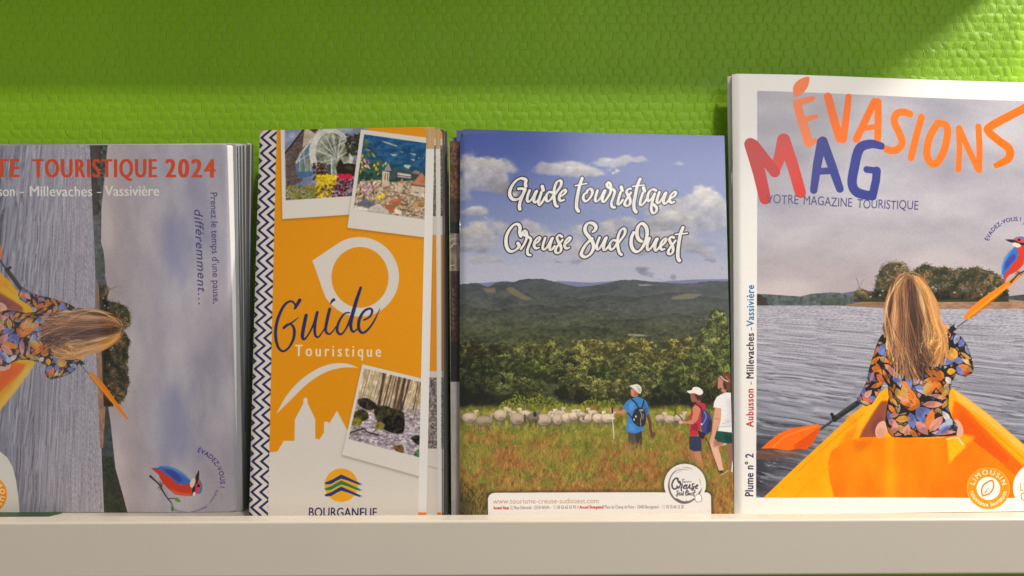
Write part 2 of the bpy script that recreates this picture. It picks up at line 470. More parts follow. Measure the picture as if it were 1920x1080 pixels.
    cv.stroke([(1498, 884), (1566, 822), (1622, 776)], 1.6, (214, 120, 6), .6); cv.stroke([(1800, 757), (1850, 800), (1925, 866)], 1.4, (206, 96, 6), .6)
    # paddle
    cv.stroke([(1572, 783), (1538, 806)], 4.6, (66, 64, 72), curve=False)
    cv.stroke([(1610, 756), (1566, 786)], 10, (46, 50, 48), curve=False)
    cv.stroke([(1561, 777), (1566, 786), (1567, 789)], 6, (38, 40, 42), curve=False)
    cv.stroke([(1606, 756), (1570, 780)], 2.2, (84, 90, 84), .6, curve=False)
    cv.poly([(1427, 841), (1440, 829), (1460, 813), (1485, 803), (1505, 800), (1524, 797), (1535, 795), (1540, 803), (1530, 822), (1524, 832), (1513, 842), (1498, 841), (1478, 845), (1452, 841)], (248, 108, 22), curve=False)
    cv.poly([(1512, 842), (1524, 832), (1540, 803), (1500, 829), (1486, 843)], (214, 74, 14), .75, soft=2)
    cv.stroke([(1538, 803), (1516, 818), (1490, 836)], 2.5, (190, 66, 18), .6)
    cv.stroke([(1450, 838), (1470, 820), (1500, 808), (1530, 800)], 3, (255, 142, 52), .7)
    cv.stroke([(1781, 622), (1794, 612)], 10, (40, 42, 46), curve=False)
    cv.stroke([(1796, 611), (1815, 597)], 9, (172, 168, 176), curve=False)
    cv.stroke([(1797, 613), (1816, 599)], 2.4, (96, 96, 108), curve=False)
    cv.stroke([(1814, 595), (1826, 583), (1846, 566), (1870, 548), (1898, 527), (1921, 508)], [9, 13, 14, 12, 9, 3], (236, 132, 24))
    cv.stroke([(1818, 593), (1846, 571), (1890, 536)], 3, (250, 164, 50), .7)
    cv.stroke([(1822, 596), (1850, 574), (1880, 549)], 2.5, (196, 92, 20), .7)
    # woman
    skin = (226, 170, 146)
    cv.ell(1655, 806, 11, 17, skin, rot=.35); cv.ell(1797, 803, 9, 17, skin, rot=-.3)
    cv.ell(1654, 812, 8, 9, (206, 140, 116), .6, soft=2)
    body = [(1655, 628), (1648, 640), (1640, 664), (1632, 690), (1627, 715), (1616, 738), (1608, 748), (1611, 757), (1626, 762), (1637, 758), (1650, 738), (1660, 715), (1667, 722), (1669, 745), (1664, 770),
            (1662, 790), (1668, 812), (1676, 820), (1700, 821), (1740, 820), (1780, 818), (1794, 816), (1797, 800), (1786, 782), (1780, 764), (1781, 740), (1787, 714), (1795, 702), (1812, 706), (1824, 700), (1827, 690),
            (1823, 670), (1814, 645), (1804, 631), (1788, 622), (1760, 615), (1700, 612)]
    cv.poly(body, (42, 40, 44))
    old = cv.clip
    cv.clip = cv.mask(body)
    O, S, B, M, Lv, Wt, Gd = (236, 128, 46), (226, 152, 138), (112, 126, 192), (206, 152, 66), (176, 182, 210), (230, 222, 222), (196, 160, 96)
    z = zoomed(1590, 640, 5.4)
    hand = [(500, 470, 120, 60, 1.2, M), (560, 400, 130, 70, .9, O), (520, 560, 150, 45, .5, S), (540, 520, 120, 40, .6, O), (640, 480, 150, 60, 1.25, O), (700, 560, 130, 60, 1.45, O), (760, 640, 190, 60, 0, S),
            (530, 610, 180, 45, .3, O), (610, 690, 90, 30, -.1, O), (700, 690, 160, 75, 1.0, B), (690, 680, 190, 60, .25, B), (640, 720, 150, 80, 1.35, B), (700, 810, 160, 80, .85, S), (820, 900, 190, 75, -1.35, O),
            (830, 920, 190, 75, -.85, S), (850, 930, 220, 45, -.05, S), (490, 800, 140, 60, -.15, M), (490, 850, 160, 60, .55, Gd), (450, 940, 110, 60, -1.0, S), (590, 960, 110, 70, -1.3, S), (640, 890, 120, 45, .9, O),
            (680, 460, 150, 60, .3, B), (700, 490, 180, 30, .35, Lv), (800, 560, 150, 90, -1.25, M), (850, 540, 150, 40, .25, S), (820, 540, 180, 50, -1.0, O), (900, 390, 140, 50, 1.1, O), (780, 400, 130, 40, -.2, O),
            (610, 300, 170, 55, 1.35, B), (500, 300, 150, 60, 1.3, Lv), (490, 420, 60, 70, -1.2, B), (560, 460, 110, 60, 1.1, M), (960, 600, 110, 40, -1.2, M), (960, 680, 120, 40, -.9, M), (980, 520, 110, 40, -1.2, Gd),
            (1000, 430, 120, 40, 1.3, Gd), (1000, 360, 80, 50, .9, Wt), (1010, 310, 80, 60, -.1, (250, 180, 40)), (1050, 830, 120, 60, 2.7, Lv), (1040, 810, 110, 50, -2.2, Wt), (1060, 850, 170, 45, 2.6, B), (1000, 780, 80, 60, .8, Lv),
            (420, 640, 120, 40, .9, O), (410, 700, 130, 50, 1.2, B), (430, 760, 90, 40, -.2, S), (420, 800, 90, 60, .5, S), (400, 860, 140, 40, 1.0, O), (390, 920, 130, 34, .9, Gd), (430, 480, 130, 36, 1.4, O), (450, 560, 110, 30, 1.0, M),
            (300, 60, 120, 60, .7, B), (320, 120, 110, 60, -.9, B), (330, 160, 90, 50, .5, Gd), (240, 170, 130, 40, -1.0, O), (230, 240, 120, 40, -.7, O), (250, 270, 90, 60, .2, O), (290, 210, 130, 34, 1.1, O), (370, 190, 150, 36, .25, O),
            (380, 230, 140, 50, .7, S), (360, 280, 150, 30, 1.1, O), (420, 260, 120, 50, .9, S), (210, 310, 110, 50, .9, B), (230, 420, 120, 26, -1.2, S), (220, 430, 110, 26, -2.0, S), (230, 440, 110, 26, 2.8, S), (300, 330, 130, 50, .9, O),
            (330, 320, 120, 40, 1.4, (214, 100, 60)), (240, 470, 130, 40, -.35, O), (140, 450, 120, 50, 1.2, B), (150, 560, 110, 50, .5, (224, 90, 70)), (180, 570, 90, 50, -.8, S), (230, 560, 80, 50, .6, B), (130, 600, 120, 26, .4, Gd),
            (930, 150, 130, 55, -.4, B), (920, 220, 160, 60, -.15, B), (1010, 80, 130, 70, 1.0, M), (1050, 60, 120, 70, 1.1, (244, 170, 70)), (1090, 30, 110, 50, -1.2, Lv), (1130, 60, 110, 50, -1.0, B), (1080, 190, 90, 60, .1, B),
            (1150, 110, 110, 26, .6, (246, 200, 120)), (1160, 170, 110, 26, .7, (246, 200, 120)), (1190, 120, 110, 24, 1.2, (246, 190, 110)), (1120, 240, 150, 60, .4, O), (1130, 290, 150, 40, .5, (216, 90, 50)), (1210, 240, 90, 26, .9, Gd),
            (1110, 250, 100, 50, 1.0, B), (960, 20, 130, 40, 1.4, O), (1010, 0, 110, 40, 1.6, M), (1200, 40, 90, 40, 1.2, Lv), (840, 290, 150, 50, .5, O), (780, 250, 130, 40, .9, O), (940, 290, 100, 70, 1.5, O)]
    pal0 = [O, S, B, M, Lv, Gd, O, M]
    for k in range(330):
        cv.poly(leafshape(rs.uniform(1605, 1828), rs.uniform(618, 822), rs.uniform(12, 22), rs.uniform(5, 8), rs.uniform(0, 6.28)), np.array(pal0[k % 8]) * rs.uniform(.8, 1.02), .95)
        if k % 3 == 0: cv.poly(leafshape(rs.uniform(1605, 1828), rs.uniform(618, 822), rs.uniform(14, 26), rs.uniform(3, 6), rs.uniform(0, 6.28)), (40, 38, 42), .9)
    for x, y, L, w, a, c in hand:
        (px, py), = z([(x, y)])
        cv.poly(leafshape(px - 2.6 * math.cos(a), py - 2.6 * math.sin(a), L / 5.4 * 1.2 + 4.5, w / 5.4 * 1.15 + 4.5, a), (38, 36, 40), .95)
    for x, y, L, w, a, c in hand:
        (px, py), = z([(x, y)])
        cv.poly(leafshape(px, py, L / 5.4 * 1.18, w / 5.4 * 1.2, a), c, .96)
        cv.poly(leafshape(px + L / 5.4 * .15 * math.cos(a), py + L / 5.4 * .15 * math.sin(a), L / 5.4 * .7, w / 5.4 * .35, a), np.array(c) * .86, .55)
    fold = fbm(X / 16 + Y / 40, Y / 22, 3, 61)
    cv.full(sst(.52, .36, fold) * .24, (26, 22, 26)); cv.full(sst(.58, .74, fold) * .16, (250, 240, 230))
    edge = cv.mask(body, soft=4.0); cv.full(sst(.95, .45, edge) * .28, (24, 20, 26))
    cv.poly([(1660, 700), (1668, 706), (1668, 770), (1661, 790)], (30, 26, 26), .45, soft=3)
    cv.poly([(1785, 700), (1792, 700), (1786, 770), (1779, 760)], (30, 26, 26), .35, soft=3)
    cv.clip = old
    # hair
    hair = [(1706, 511), (1690, 515), (1679, 528), (1673, 550), (1667, 580), (1660, 600), (1657, 618), (1666, 636), (1672, 655), (1680, 680), (1690, 698), (1703, 706), (1722, 700), (1742, 704), (1756, 694), (1762, 668),
            (1772, 652), (1780, 642), (1772, 622), (1760, 602), (1751, 572), (1746, 545), (1736, 523), (1722, 513)]
    cv.poly([(x, y - max(0, y - 640) * .25) for x, y in hair], (126, 90, 66), curve=True)
    N = 1500
    s = rs.rand(N)
    top = np.stack([1683 + 46 * s + rs.normal(0, 2, N), 512 + 16 * np.abs(s - .5) + rs.uniform(0, 5, N)], 1)
    spread = np.stack([1670 + 80 * s + rs.normal(0, 3, N), 575 + rs.normal(0, 8, N)], 1)
    spread[:, 0] = 1664 + 92 * s + rs.normal(0, 1.5, N)
    low = np.stack([1661 + 112 * s + rs.normal(0, 3, N), 640 + rs.normal(0, 10, N)], 1)
    end = np.stack([1684 + 84 * s ** 1.05 + rs.normal(0, 9, N), 690 + 40 * (vnoise(s * 22, s * 0 + 4.5, 6) - .6) + rs.uniform(-34, 16, N) - 34 * s ** 3], 1)
    top = np.stack([1706 + rs.normal(0, 7, N) + 10 * (s - .5), 513.5 + rs.uniform(0, 5, N)], 1)
    spread = np.stack([1650 + 116 * s + rs.normal(0, 1.5, N), 517 + 22 * np.abs(2 * s - 1) ** 2 + rs.normal(0, 3, N)], 1)
    t = np.linspace(0, 1, 14)[None, :, None]
    P = (top[:, None] * (1 - t) ** 3 + 3 * spread[:, None] * t * (1 - t) ** 2 + 3 * low[:, None] * t * t * (1 - t) + end[:, None] * t ** 3)
    P = P + np.stack([(4.4 * np.sin(t[..., 0] * (8 + 6 * vnoise(s * 14, s * 0 + 2.5, 7))[:, None] + (12 * vnoise(s * 9, s * 0 + 7.5, 3))[:, None]) + 1.2 * np.sin(t[..., 0] * rs.uniform(8, 16, (N, 1)) + rs.uniform(0, 6, (N, 1)))) * t[..., 0] ** 1.2 * 1.35, 0 * t[..., 0] + np.zeros((N, 14))], -1)
    lock = vnoise(s * 26, s * 0 + .5, 4)
    pal = np.array([(62, 46, 40), (98, 70, 54), (138, 96, 68), (180, 124, 84), (218, 160, 108), (240, 192, 142)])
    ci = np.clip((lock - .5) * 7.5 + 2.7 + rs.normal(0, .8, N) - 1.9 * np.exp(-((s - .46) / .16) ** 2) + .6 * (s > .72), 0, 5)
    cc = pal[ci.astype(int)]
    cc = cc * (.78 + .44 * vnoise(s * 60, s * 0 + 3.5, 2))[:, None]
    cc[s > .74] = cc[s > .74] * .7 + np.array((240, 160, 70)) * .3
    for a in range(0, N, 500): cv.threads(P[a:a + 500], cc[a:a + 500], 1.0, .75)
    k = rs.choice(N, 170)
    cv.threads(P[k] + rs.normal(0, 1.5, (170, 1, 2)), np.clip(cc[k] * 1.25, 0, 240), .9)
    cv.stroke([(1664, 600), (1655, 610), (1652, 616), (1659, 624)], 1.0, (190, 150, 124), .6)
    cv.stroke([(1680, 522), (1694, 513), (1712, 510), (1728, 515)], 1.3, (226, 180, 146), .6)

def finish_picture(cv, amt=.07):
    g = ((1 - amt / 2) + amt * fbm(cv.PX / 1.7, cv.PY / 1.7, 2, 91))[..., None]
    cv.img *= g if cv.clip is None else 1 + (g - 1) * cv.clip[..., None]

def kingfisher(cv, small='Aubusson – Millevaches – Vassivière'):
    """little kingfisher emblem, drawn with its head to the right of the sheet"""
    z = zoomed(270, 820, 7.2)
    cv.poly(z([(95, 415), (130, 412), (210, 425), (300, 450), (420, 560), (500, 640), (615, 620), (650, 690), (650, 790), (560, 788), (420, 770), (340, 700), (260, 620), (215, 540), (200, 500), (150, 460)]), (208, 58, 36))
    cv.poly(z([(330, 690), (420, 768), (560, 788), (640, 792), (640, 760), (500, 745), (400, 710)]), (226, 110, 84), .7, soft=1.2)
    cv.poly(z([(100, 412), (200, 408), (215, 388), (330, 385), (450, 425), (560, 500), (630, 575), (640, 610), (560, 640), (470, 630), (410, 595), (370, 540), (290, 500), (230, 440)]), (60, 108, 190))
    cv.poly(z([(260, 430), (380, 440), (470, 500), (530, 580), (470, 605), (410, 560), (340, 500)]), (62, 66, 156), .9, soft=1.5)
    cv.poly(z([(215, 390), (330, 388), (450, 428), (560, 505), (630, 575), (600, 565), (500, 490), (380, 425), (280, 402)]), (84, 160, 206), .8, soft=.6)
    cv.ell(*z([(735, 660)])[0], 7.6, 14.5, (60, 130, 180), rot=-.1)
    cv.poly(z([(690, 560), (745, 545), (770, 640), (735, 760), (690, 770), (660, 700)]), (214, 74, 72))
    cv.poly(z([(650, 690), (700, 600), (720, 560), (700, 640), (690, 740), (655, 780)]), (40, 36, 70))
    cv.ell(*z([(738, 652)])[0], 2.6, 3.0, (24, 22, 28))
    cv.poly(z([(743, 435), (700, 520), (692, 560), (690, 640), (720, 625), (742, 560), (748, 500)]), (42, 42, 50))
    cv.poly(z([(625, 600), (650, 560), (690, 545), (700, 590), (680, 650), (650, 685), (625, 660)]), (226, 210, 188))
    cv.ell(*z([(680, 760)])[0], 2.6, 3.6, (230, 224, 220), rot=.4)
    cv.stroke(z([(90, 525), (140, 570), (215, 640), (255, 720), (325, 825), (375, 890), (385, 940)]), [5, 3.4, 3.6, 3, 2.4, 1.8, 1.2], (76, 58, 56))
    cv.stroke(z([(325, 825), (410, 820)]), 1.8, (70, 56, 56))
    cv.stroke(z([(215, 590), (235, 640), (190, 685)]), 1.3, (70, 50, 50)); cv.stroke(z([(250, 620), (245, 660), (215, 710)]), 1.3, (70, 50, 50))
    cv.poly(z([(410, 820), (450, 808), (490, 840), (500, 875), (450, 870), (420, 850)]), (96, 150, 62))
    cv.poly(z([(385, 905), (408, 940), (405, 985), (390, 1010), (365, 980), (368, 930)]), (88, 146, 60))
    cv.arc('ÉVADEZ-VOUS !', 353.3, 904.3, 59.5, -74, 10, 8.6, (66, 60, 124), bold=.012)
    cv.arc(small, 351.5, 903, 55.5, 15, 120, 5.6, (86, 82, 128), bold=-.004)

def regional_seal(cv, cx, cy, k=1.0, bg=None):
    """round orange seal with a leaf"""
    cv.ell(cx, cy, 39.3 * k, 39.3 * k, (240, 190, 110)); cv.ell(cx, cy, 38.2 * k, 38.2 * k, (238, 146, 22))
    cv.ell(cx, cy, 21.6 * k, 21.6 * k, (250, 246, 238))
    z = lambda pts: [(cx + (x - 480) / 6.75 * k, cy + (y - 650) / 6.75 * k) for x, y in pts]
    cv.stroke(z([(410, 745), (395, 680), (420, 610), (470, 570), (528, 548), (545, 600), (535, 660), (490, 715), (410, 745)]), 2.6 * k, (206, 120, 30))
    cv.stroke(z([(440, 705), (485, 640)]), [2.4 * k, .8 * k], (206, 120, 30))
    cv.arc('LIMOUSIN', cx, cy, 26 * k, -169, -10, 8.8 * k, (250, 240, 222), bold=.006, track=.12)
    cv.arc('nouveaux horizons', cx, cy, 34 * k, 171, 9, 8.2 * k, (250, 238, 216), bold=.004, track=.06, inside=True)

def paint_magazine(cv):
    X, Y = cv.PX, cv.PY
    paper = (238, 234, 228)
    cv.full(np.ones_like(X), paper)
    box = [(1419, 171), (1920, 189), (2060, 194), (2060, 933), (1418, 933)]
    cv.clip = cv.mask(box)
    lake_picture(cv)
    finish_picture(cv)
    cv.clip = None
    z = zoomed(1340, 120, 2.7)
    O = (252, 116, 34)
    def brush(pts, w, col, curve=True):
        cv.stroke(z(pts), np.array(w) / 2.56 if np.ndim(w) else w / 2.56, col, curve=curve)
    brush([(412, 205), (440, 300), (472, 400)], [40, 44, 46], (250, 128, 62), False)
    brush([(415, 200), (490, 178)], [34, 26], (250, 128, 62), False)
    brush([(440, 290), (508, 268)], [30, 22], (250, 128, 62), False)
    brush([(470, 405), (505, 392)], [34, 24], (250, 128, 62), False)
    cv.poly(z([(398, 165), (394, 120), (420, 85), (472, 68), (470, 112), (445, 148), (418, 168)]), (250, 128, 62), curve=True)
    brush([(570, 168), (600, 280), (630, 380)], [40, 42, 40], O, False); brush([(676, 168), (662, 280), (648, 382)], [30, 34, 38], O, False)
    brush([(716, 382), (765, 280), (808, 190)], [36, 36, 34], O, False); brush([(826, 192), (828, 290), (825, 388)], [36, 36, 34], O, False); brush([(760, 325), (825, 316)], 26, O, False)
    brush([(990, 252), (960, 243), (925, 250), (910, 290), (935, 345), (952, 395), (930, 430), (895, 438), (872, 430)], 36, O)
    brush([(1050, 268), (1022, 370), (998, 472)], 34, O, False)
    brush([(1132, 298), (1092, 370), (1078, 450), (1096, 496), (1128, 500), (1164, 440), (1184, 350), (1172, 306), (1132, 298)], 36, O)
    brush([(1240, 532), (1245, 430), (1240, 322)], 28, O, False); brush([(1242, 322), (1290, 430), (1338, 530)], 30, O, False); brush([(1344, 535), (1346, 430), (1340, 315)], 30, O, False)
    brush([(1640, 180), (1560, 228), (1470, 275), (1398, 316), (1390, 340), (1440, 385), (1494, 430), (1490, 478), (1430, 512)], [38, 38, 38, 38, 38, 38, 40, 36, 28], (252, 112, 20))
    R1, R2, Bl = (196, 34, 18), (214, 52, 36), (58, 64, 138)
    brush([(300, 548), (330, 460), (345, 388)], [44, 58, 62], R2, False); brush([(347, 385), (392, 520), (430, 652)], [58, 56, 54], R2, False)
    brush([(196, 412), (300, 548)], 52, R1, False); brush([(180, 408), (222, 550), (252, 682)], [60, 60, 56], R1, False)
    brush([(498, 640), (516, 510), (538, 398)], [36, 42, 46], Bl, False); brush([(545, 392), (592, 520), (632, 632)], [44, 44, 38], Bl, False); brush([(530, 545), (605, 540)], 32, Bl, False)
    brush([(845, 415), (790, 405), (732, 430), (705, 530), (696, 610), (726, 652), (800, 668)], [34, 42, 46, 46, 46, 46, 42], Bl); brush([(802, 662), (818, 590), (822, 540)], 40, Bl, False); brush([(822, 540), (770, 534)], 32, Bl, False)
    P = (74, 72, 116)
    for i, (a, x0, x1) in enumerate((('VOTRE', 1436, 1496), ('MAGAZINE', 1504, 1598), ('TOURISTIQUE', 1607, 1724))):
        f = lambda x: 381 + (x - 1436) * .042
        cv.text(a, x0, f(x0) + 1, x1, f(x1), 16.5, P, bold=-.006, jitter=.06)
    V = (40, 42, 84)
    cv.text('Plume n° 2', 1412.5, 932, 1413, 850, 15, V, bold=.030)
    cv.text('Aubusson', 1412.5, 801, 1412.6, 728, 13.5, (186, 48, 52), bold=.030)
    cv.text('–', 1412.6, 721, 1412.6, 716, 12, V); cv.text('Millevaches', 1412.6, 711, 1412.8, 624, 13.5, (56, 38, 46), bold=.030)
    cv.text('–', 1412.8, 619, 1412.8, 614, 12, V); cv.text('Vassivière', 1412.8, 612, 1413, 534, 13.5, (44, 112, 176), bold=.030)
    k = .88
    f = lambda mx, my: (1885 + k * (my - 880.4), 449 - k * (mx - 373.2))
    fi = lambda x, y: (373.2 - (y - 449) / k, 880.4 + (x - 1885) / k)
    kingfisher(cv.sub(f, fi))
    regional_seal(cv, 1852, 915.5)
    cv.ell(1945, 914, 48, 48, (252, 246, 236))
    cv.text("L'E", 1909, 920, 1926, 920, 15, (206, 140, 50)); cv.text('CR', 1911, 938, 1930, 937, 15, (206, 140, 50), bold=.01)

def paint_map(cv):
    f = lambda X, Y: (184 - .77 * (Y - 572) + .041 * .79 * (X - 1705) - .41, 615 + .79 * (X - 1705))
    fi = lambda x, y: (1705 + (y - 615) / .79, 572 + (184 - x + .041 * (y - 625)) / .77)
    lake_picture(cv.sub(f, fi))
    finish_picture(cv)
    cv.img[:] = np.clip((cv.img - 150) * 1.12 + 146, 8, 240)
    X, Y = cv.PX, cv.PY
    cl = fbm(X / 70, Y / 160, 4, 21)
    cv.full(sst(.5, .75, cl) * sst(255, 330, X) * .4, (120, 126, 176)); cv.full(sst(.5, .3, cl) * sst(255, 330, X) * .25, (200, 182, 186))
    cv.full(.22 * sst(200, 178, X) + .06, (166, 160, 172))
    T = (206, 76, 44)
    cv.text('CARTE', -88, 332, 40, 332.5, 34, T, bold=.058)
    cv.text('TOURISTIQUE', 62, 332.5, 296, 332.5, 34, T, bold=.058); cv.text('2024', 309, 332.5, 405, 333, 34, T, bold=.058, track=.04)
    W = (228, 226, 218)
    cv.text('Aubusson', -60, 368, 31, 368, 19, W, bold=.002)
    cv.text('–', 39, 368, 47, 368, 19, W); cv.text('Millevaches', 56, 368, 174, 368, 19, W, bold=.002); cv.text('–', 182, 368, 190, 368, 19, W); cv.text('Vassivière', 197, 367.5, 300, 367, 19, W, bold=.002)
    P = (66, 62, 112)
    cv.text("Prenez le temps d'une pause,", 394.5, 360, 400, 570, 12.5, P, bold=-.004)
    cv.text('différemment…', 364, 391, 373.5, 573, 15.5, P, bold=-.006, slant=.25, jitter=.06, track=.06)
    kingfisher(cv)
    cv.poly([(-140, 838), (-20, 842), (0, 846), (14, 858), (24, 876), (30, 900), (34, 930), (38, 975), (38, 1000), (-140, 1000)], (216, 212, 206))
    g = lambda x, y: (-24 - (y - 915.5), 927 + (x - 1852)); gi = lambda x, y: (1852 + (y - 927), 915.5 - (x + 24))
    regional_seal(cv.sub(g, gi), 1852, 915.5, .96)
    # unprinted fold along the right edge
    cv.poly([(422.5, 200), (445.5, 962), (446, 1010), (520, 1010), (520, 200)], (236, 234, 230))

def chevrons(cv, left_top, left_bot, right_top, right_bot, y0=244.0, y1=965.0):
    X, Y = cv.PX, cv.PY
    L = left_top + (left_bot - left_top) * (Y - y0) / (y1 - y0)
    R = right_top + (right_bot - right_top) * (Y - y0) / (y1 - y0)
    ph = ((Y - 272.6) / 28.9) % 1.0
    tri = np.abs(2 * ph - 1)
    s = ((X - L - 17 * tri - .5) / 16.7) % 1.0
    ink = sst(.0, .07, s) * sst(.45, .38, s)
    m = sst(.6, -.6, X - R)
    cv.full(m, (217, 207, 197)); cv.full(m * ink, (32, 38, 86))

def paint_leaflet(cv):
    X, Y = cv.PX, cv.PY
    rs = np.random.RandomState(8)
    OR = np.array((226, 146, 6)); WH = (217, 208, 198)
    cv.full(np.ones_like(X), OR + (fbm(X / 200, Y / 200, 2, 3)[..., None] - .5) * 10)
    # emblem of the town hall, crescent and castle outline
    c = [(674 + 74 * math.cos(t), 519 + 74.5 * math.sin(t)) for t in np.linspace(-2.1, 2.62, 60)]
    cv.poly(c + [(605, 543), (597, 520), (586, 489), (612, 471)], WH)
    cv.ell(675, 520, 53.5, 57, OR)
    z = zoomed(520, 680, 6)
    cv.poly(smooth(z([(-10, 575), (60, 440), (150, 310), (280, 180), (430, 80), (560, 25), (680, 5), (800, 15), (912, 60)]), n=5).tolist()
            + smooth(z([(912, 60), (800, 53), (680, 65), (560, 100), (430, 170), (300, 270), (150, 420), (-10, 575)]), n=5).tolist(), WH)
    cv.poly([(470, 850)] + z([(-90, 1010), (0, 1000), (70, 880), (190, 880), (195, 640), (290, 460), (290, 410), (315, 388), (338, 410), (338, 450), (425, 640), (425, 855), (470, 865), (520, 790), (525, 665), (570, 665), (578, 690), (670, 540), (775, 745)])
            + [(700, 840), (860, 860), (860, 1040), (440, 1040)], WH)
    # snapshot frames with a soft printed edge
    def frame(pts):
        cv.poly([(x - 1, y + 3) for x, y in pts], (80, 60, 40), .35, soft=3)
        cv.poly(pts, (220, 212, 202))
    def snap():
        M = cv.clip; B = np.stack([blur(cv.img[..., k], .75) for k in range(3)], -1)
        g = (fbm(X / 2.1, Y / 2.1, 3, 19) - .5) * .22 + (fbm(X / 9, Y / 9, 3, 29) - .5) * .26
        cv.clip = None
        cv.full(M, np.clip((B - 110) * 1.04 + 106, 0, 240) * (1 + g)[..., None])
    # 1: mill house with a great wheel window and flower beds
    frame([(526, 235), (690, 235), (664, 402), (530, 411)])
    q = zoomed(520, 240, 6.35)
    cv.clip = cv.mask([(533.5, 238), (690, 238), (664, 367.5), (536, 376)])
    sky = fbm(X / 16, Y / 12, 3, 31)[..., None]
    cv.full(np.ones_like(X), np.array((140, 146, 172)) + (sky - .5) * 90)
    cv.poly(q([(95, 300), (330, 0), (330, 200), (300, 640), (110, 720)]), lambda x, y: np.array((98, 84, 80)) + (fbm(x / 2.2, y / 2, 3, 4)[..., None] - .5) * 70)
    cv.poly(q([(330, 0), (520, 0), (420, 130), (300, 240), (320, 60)]), (190, 172, 148))
    cv.stroke(q([(95, 300), (330, 0)]), 2.6, (44, 34, 36), curve=False); cv.poly(q([(360, 0), (500, 0), (450, 70)]), (80, 66, 60))
    cv.poly(q([(220, 420), (420, 130), (430, 560), (250, 600), (225, 500)]), (96, 124, 140))
    for a, b in (((270, 560), (270, 300)), ((345, 550), (310, 260)), ((250, 400), (400, 300)), ((270, 560), (420, 520)), ((400, 150), (400, 530))): cv.stroke(q([a, b]), 1.6, (190, 192, 184), curve=False)
    for a in ((285, 420, 300, 540), (330, 380, 380, 520), (300, 290, 330, 330)): cv.poly(q([(a[0], a[1]), (a[2], a[1] - 20), (a[2], a[3] - 15), (a[0], a[3])]), (150, 150, 124), .9)
    cv.poly(q([(215, 415), (285, 290), (420, 110), (425, 140), (300, 300), (230, 430)]), (206, 200, 188)); cv.poly(q([(225, 520), (430, 520), (420, 570), (255, 610)]), (78, 110, 146))
    def wheel(rx, ry, cx=645, cy=310, rot=-.18): return [(cx + rx * math.cos(t) * math.cos(rot) - ry * math.sin(t) * math.sin(rot), cy + rx * math.cos(t) * math.sin(rot) + ry * math.sin(t) * math.cos(rot)) for t in np.linspace(0, 2 * math.pi, 60)[:-1]]
    cv.poly(q(wheel(262, 306)), (206, 202, 196))
    cv.poly(q(wheel(198, 262, 660, 320)), lambda x, y: np.array((142, 146, 128)) + (fbm(x / 7, y / 7, 3, 12)[..., None] - .5) * 130)
    cv.stroke(q([(600, 250), (760, 170), (800, 150)]), 2.0, (84, 104, 104))
    for an in (-160, -135, -118, -100, -78, -58, -28, 165): cv.stroke(q([(710, 360), (710 + 290 * math.cos(math.radians(an)) * .95, 360 + 290 * math.sin(math.radians(an)))]), 1.7, (208, 206, 196), curve=False)
    for an in (-145, -110, -88): cv.stroke(q([(710, 360), (710 + 230 * math.cos(math.radians(an)), 360 + 230 * math.sin(math.radians(an)))]), 1.2, (70, 76, 78), .8, curve=False)
    cv.stroke(q([(645, 360), (650, 570)]), 3.0, (200, 198, 188), curve=False)
    cv.poly(q([(590, 440), (640, 430), (640, 570), (590, 570)]), (62, 74, 82), .9)
    cv.poly(q([(700, 480), (750, 360), (790, 430), (850, 420), (960, 440), (940, 580), (720, 570)]), (44, 34, 28)); cv.poly(q([(800, 470), (850, 440), (920, 480), (880, 520)]), (64, 66, 40))
    def bush(x0, x1, y0, y1, cols, n, r):
        P = np.stack([rs.uniform(x0, x1, n), rs.uniform(y0, y1, n)], 1)
        cv.dots(q(P.tolist()), rs.uniform(r[0], r[1], n), [np.array(cols[i]) for i in rs.randint(len(cols), size=n)])
    bush(820, 990, 80, 330, [(44, 46, 38), (62, 62, 44), (90, 88, 48), (34, 36, 32)], 150, (1, 3)); bush(430, 590, 420, 620, [(70, 44, 40), (96, 58, 50), (48, 30, 34)], 160, (.8, 2))
    bush(105, 520, 690, 860, [(96, 110, 50), (132, 136, 66), (78, 92, 44), (150, 140, 60), (170, 130, 70)], 420, (.8, 2.2)); bush(640, 930, 600, 840, [(60, 26, 36), (120, 36, 56), (44, 30, 32), (150, 50, 66), (160, 140, 120)], 330, (.8, 2))
    bush(470, 700, 560, 680, [(230, 196, 30), (244, 214, 40), (200, 160, 20)], 210, (1, 2.2)); bush(460, 660, 680, 830, [(230, 196, 30), (120, 100, 40), (244, 214, 40), (90, 60, 40)], 170, (.8, 2)); bush(730, 890, 555, 600, [(214, 40, 74), (190, 30, 60)], 90, (1, 2))
    snap()
    # 2: old town with towers, hills and blossom in front
    frame([(677, 243), (840, 263), (830, 449), (651.5, 427)])
    q = zoomed(650, 240, 5.143)
    cv.clip = cv.mask([(683, 252), (840, 274), (832, 416), (663, 393)])
    h = fbm(X / 8, Y / 4, 3, 33)[..., None]
    hill = sst(285, 330, Y - (X - 683) * .13)[..., None]
    cv.full(np.ones_like(X), np.array((34, 88, 132)) * (1 - hill) + np.array((44, 84, 74)) * hill + (h - .5) * np.array((60, 70, 60)))
    for a in ([(335, 120), (490, 170), (480, 182), (360, 140)], [(415, 250), (500, 258), (450, 275)], [(600, 240), (670, 250), (660, 268)], [(610, 300), (660, 300), (650, 322)], [(550, 355), (620, 360), (600, 395), (560, 380)], [(500, 225), (545, 230), (545, 240)], [(720, 288), (745, 290), (745, 300)], [(690, 282), (705, 288), (690, 298)]):
        cv.poly(q(a), (196, 200, 172), .9)
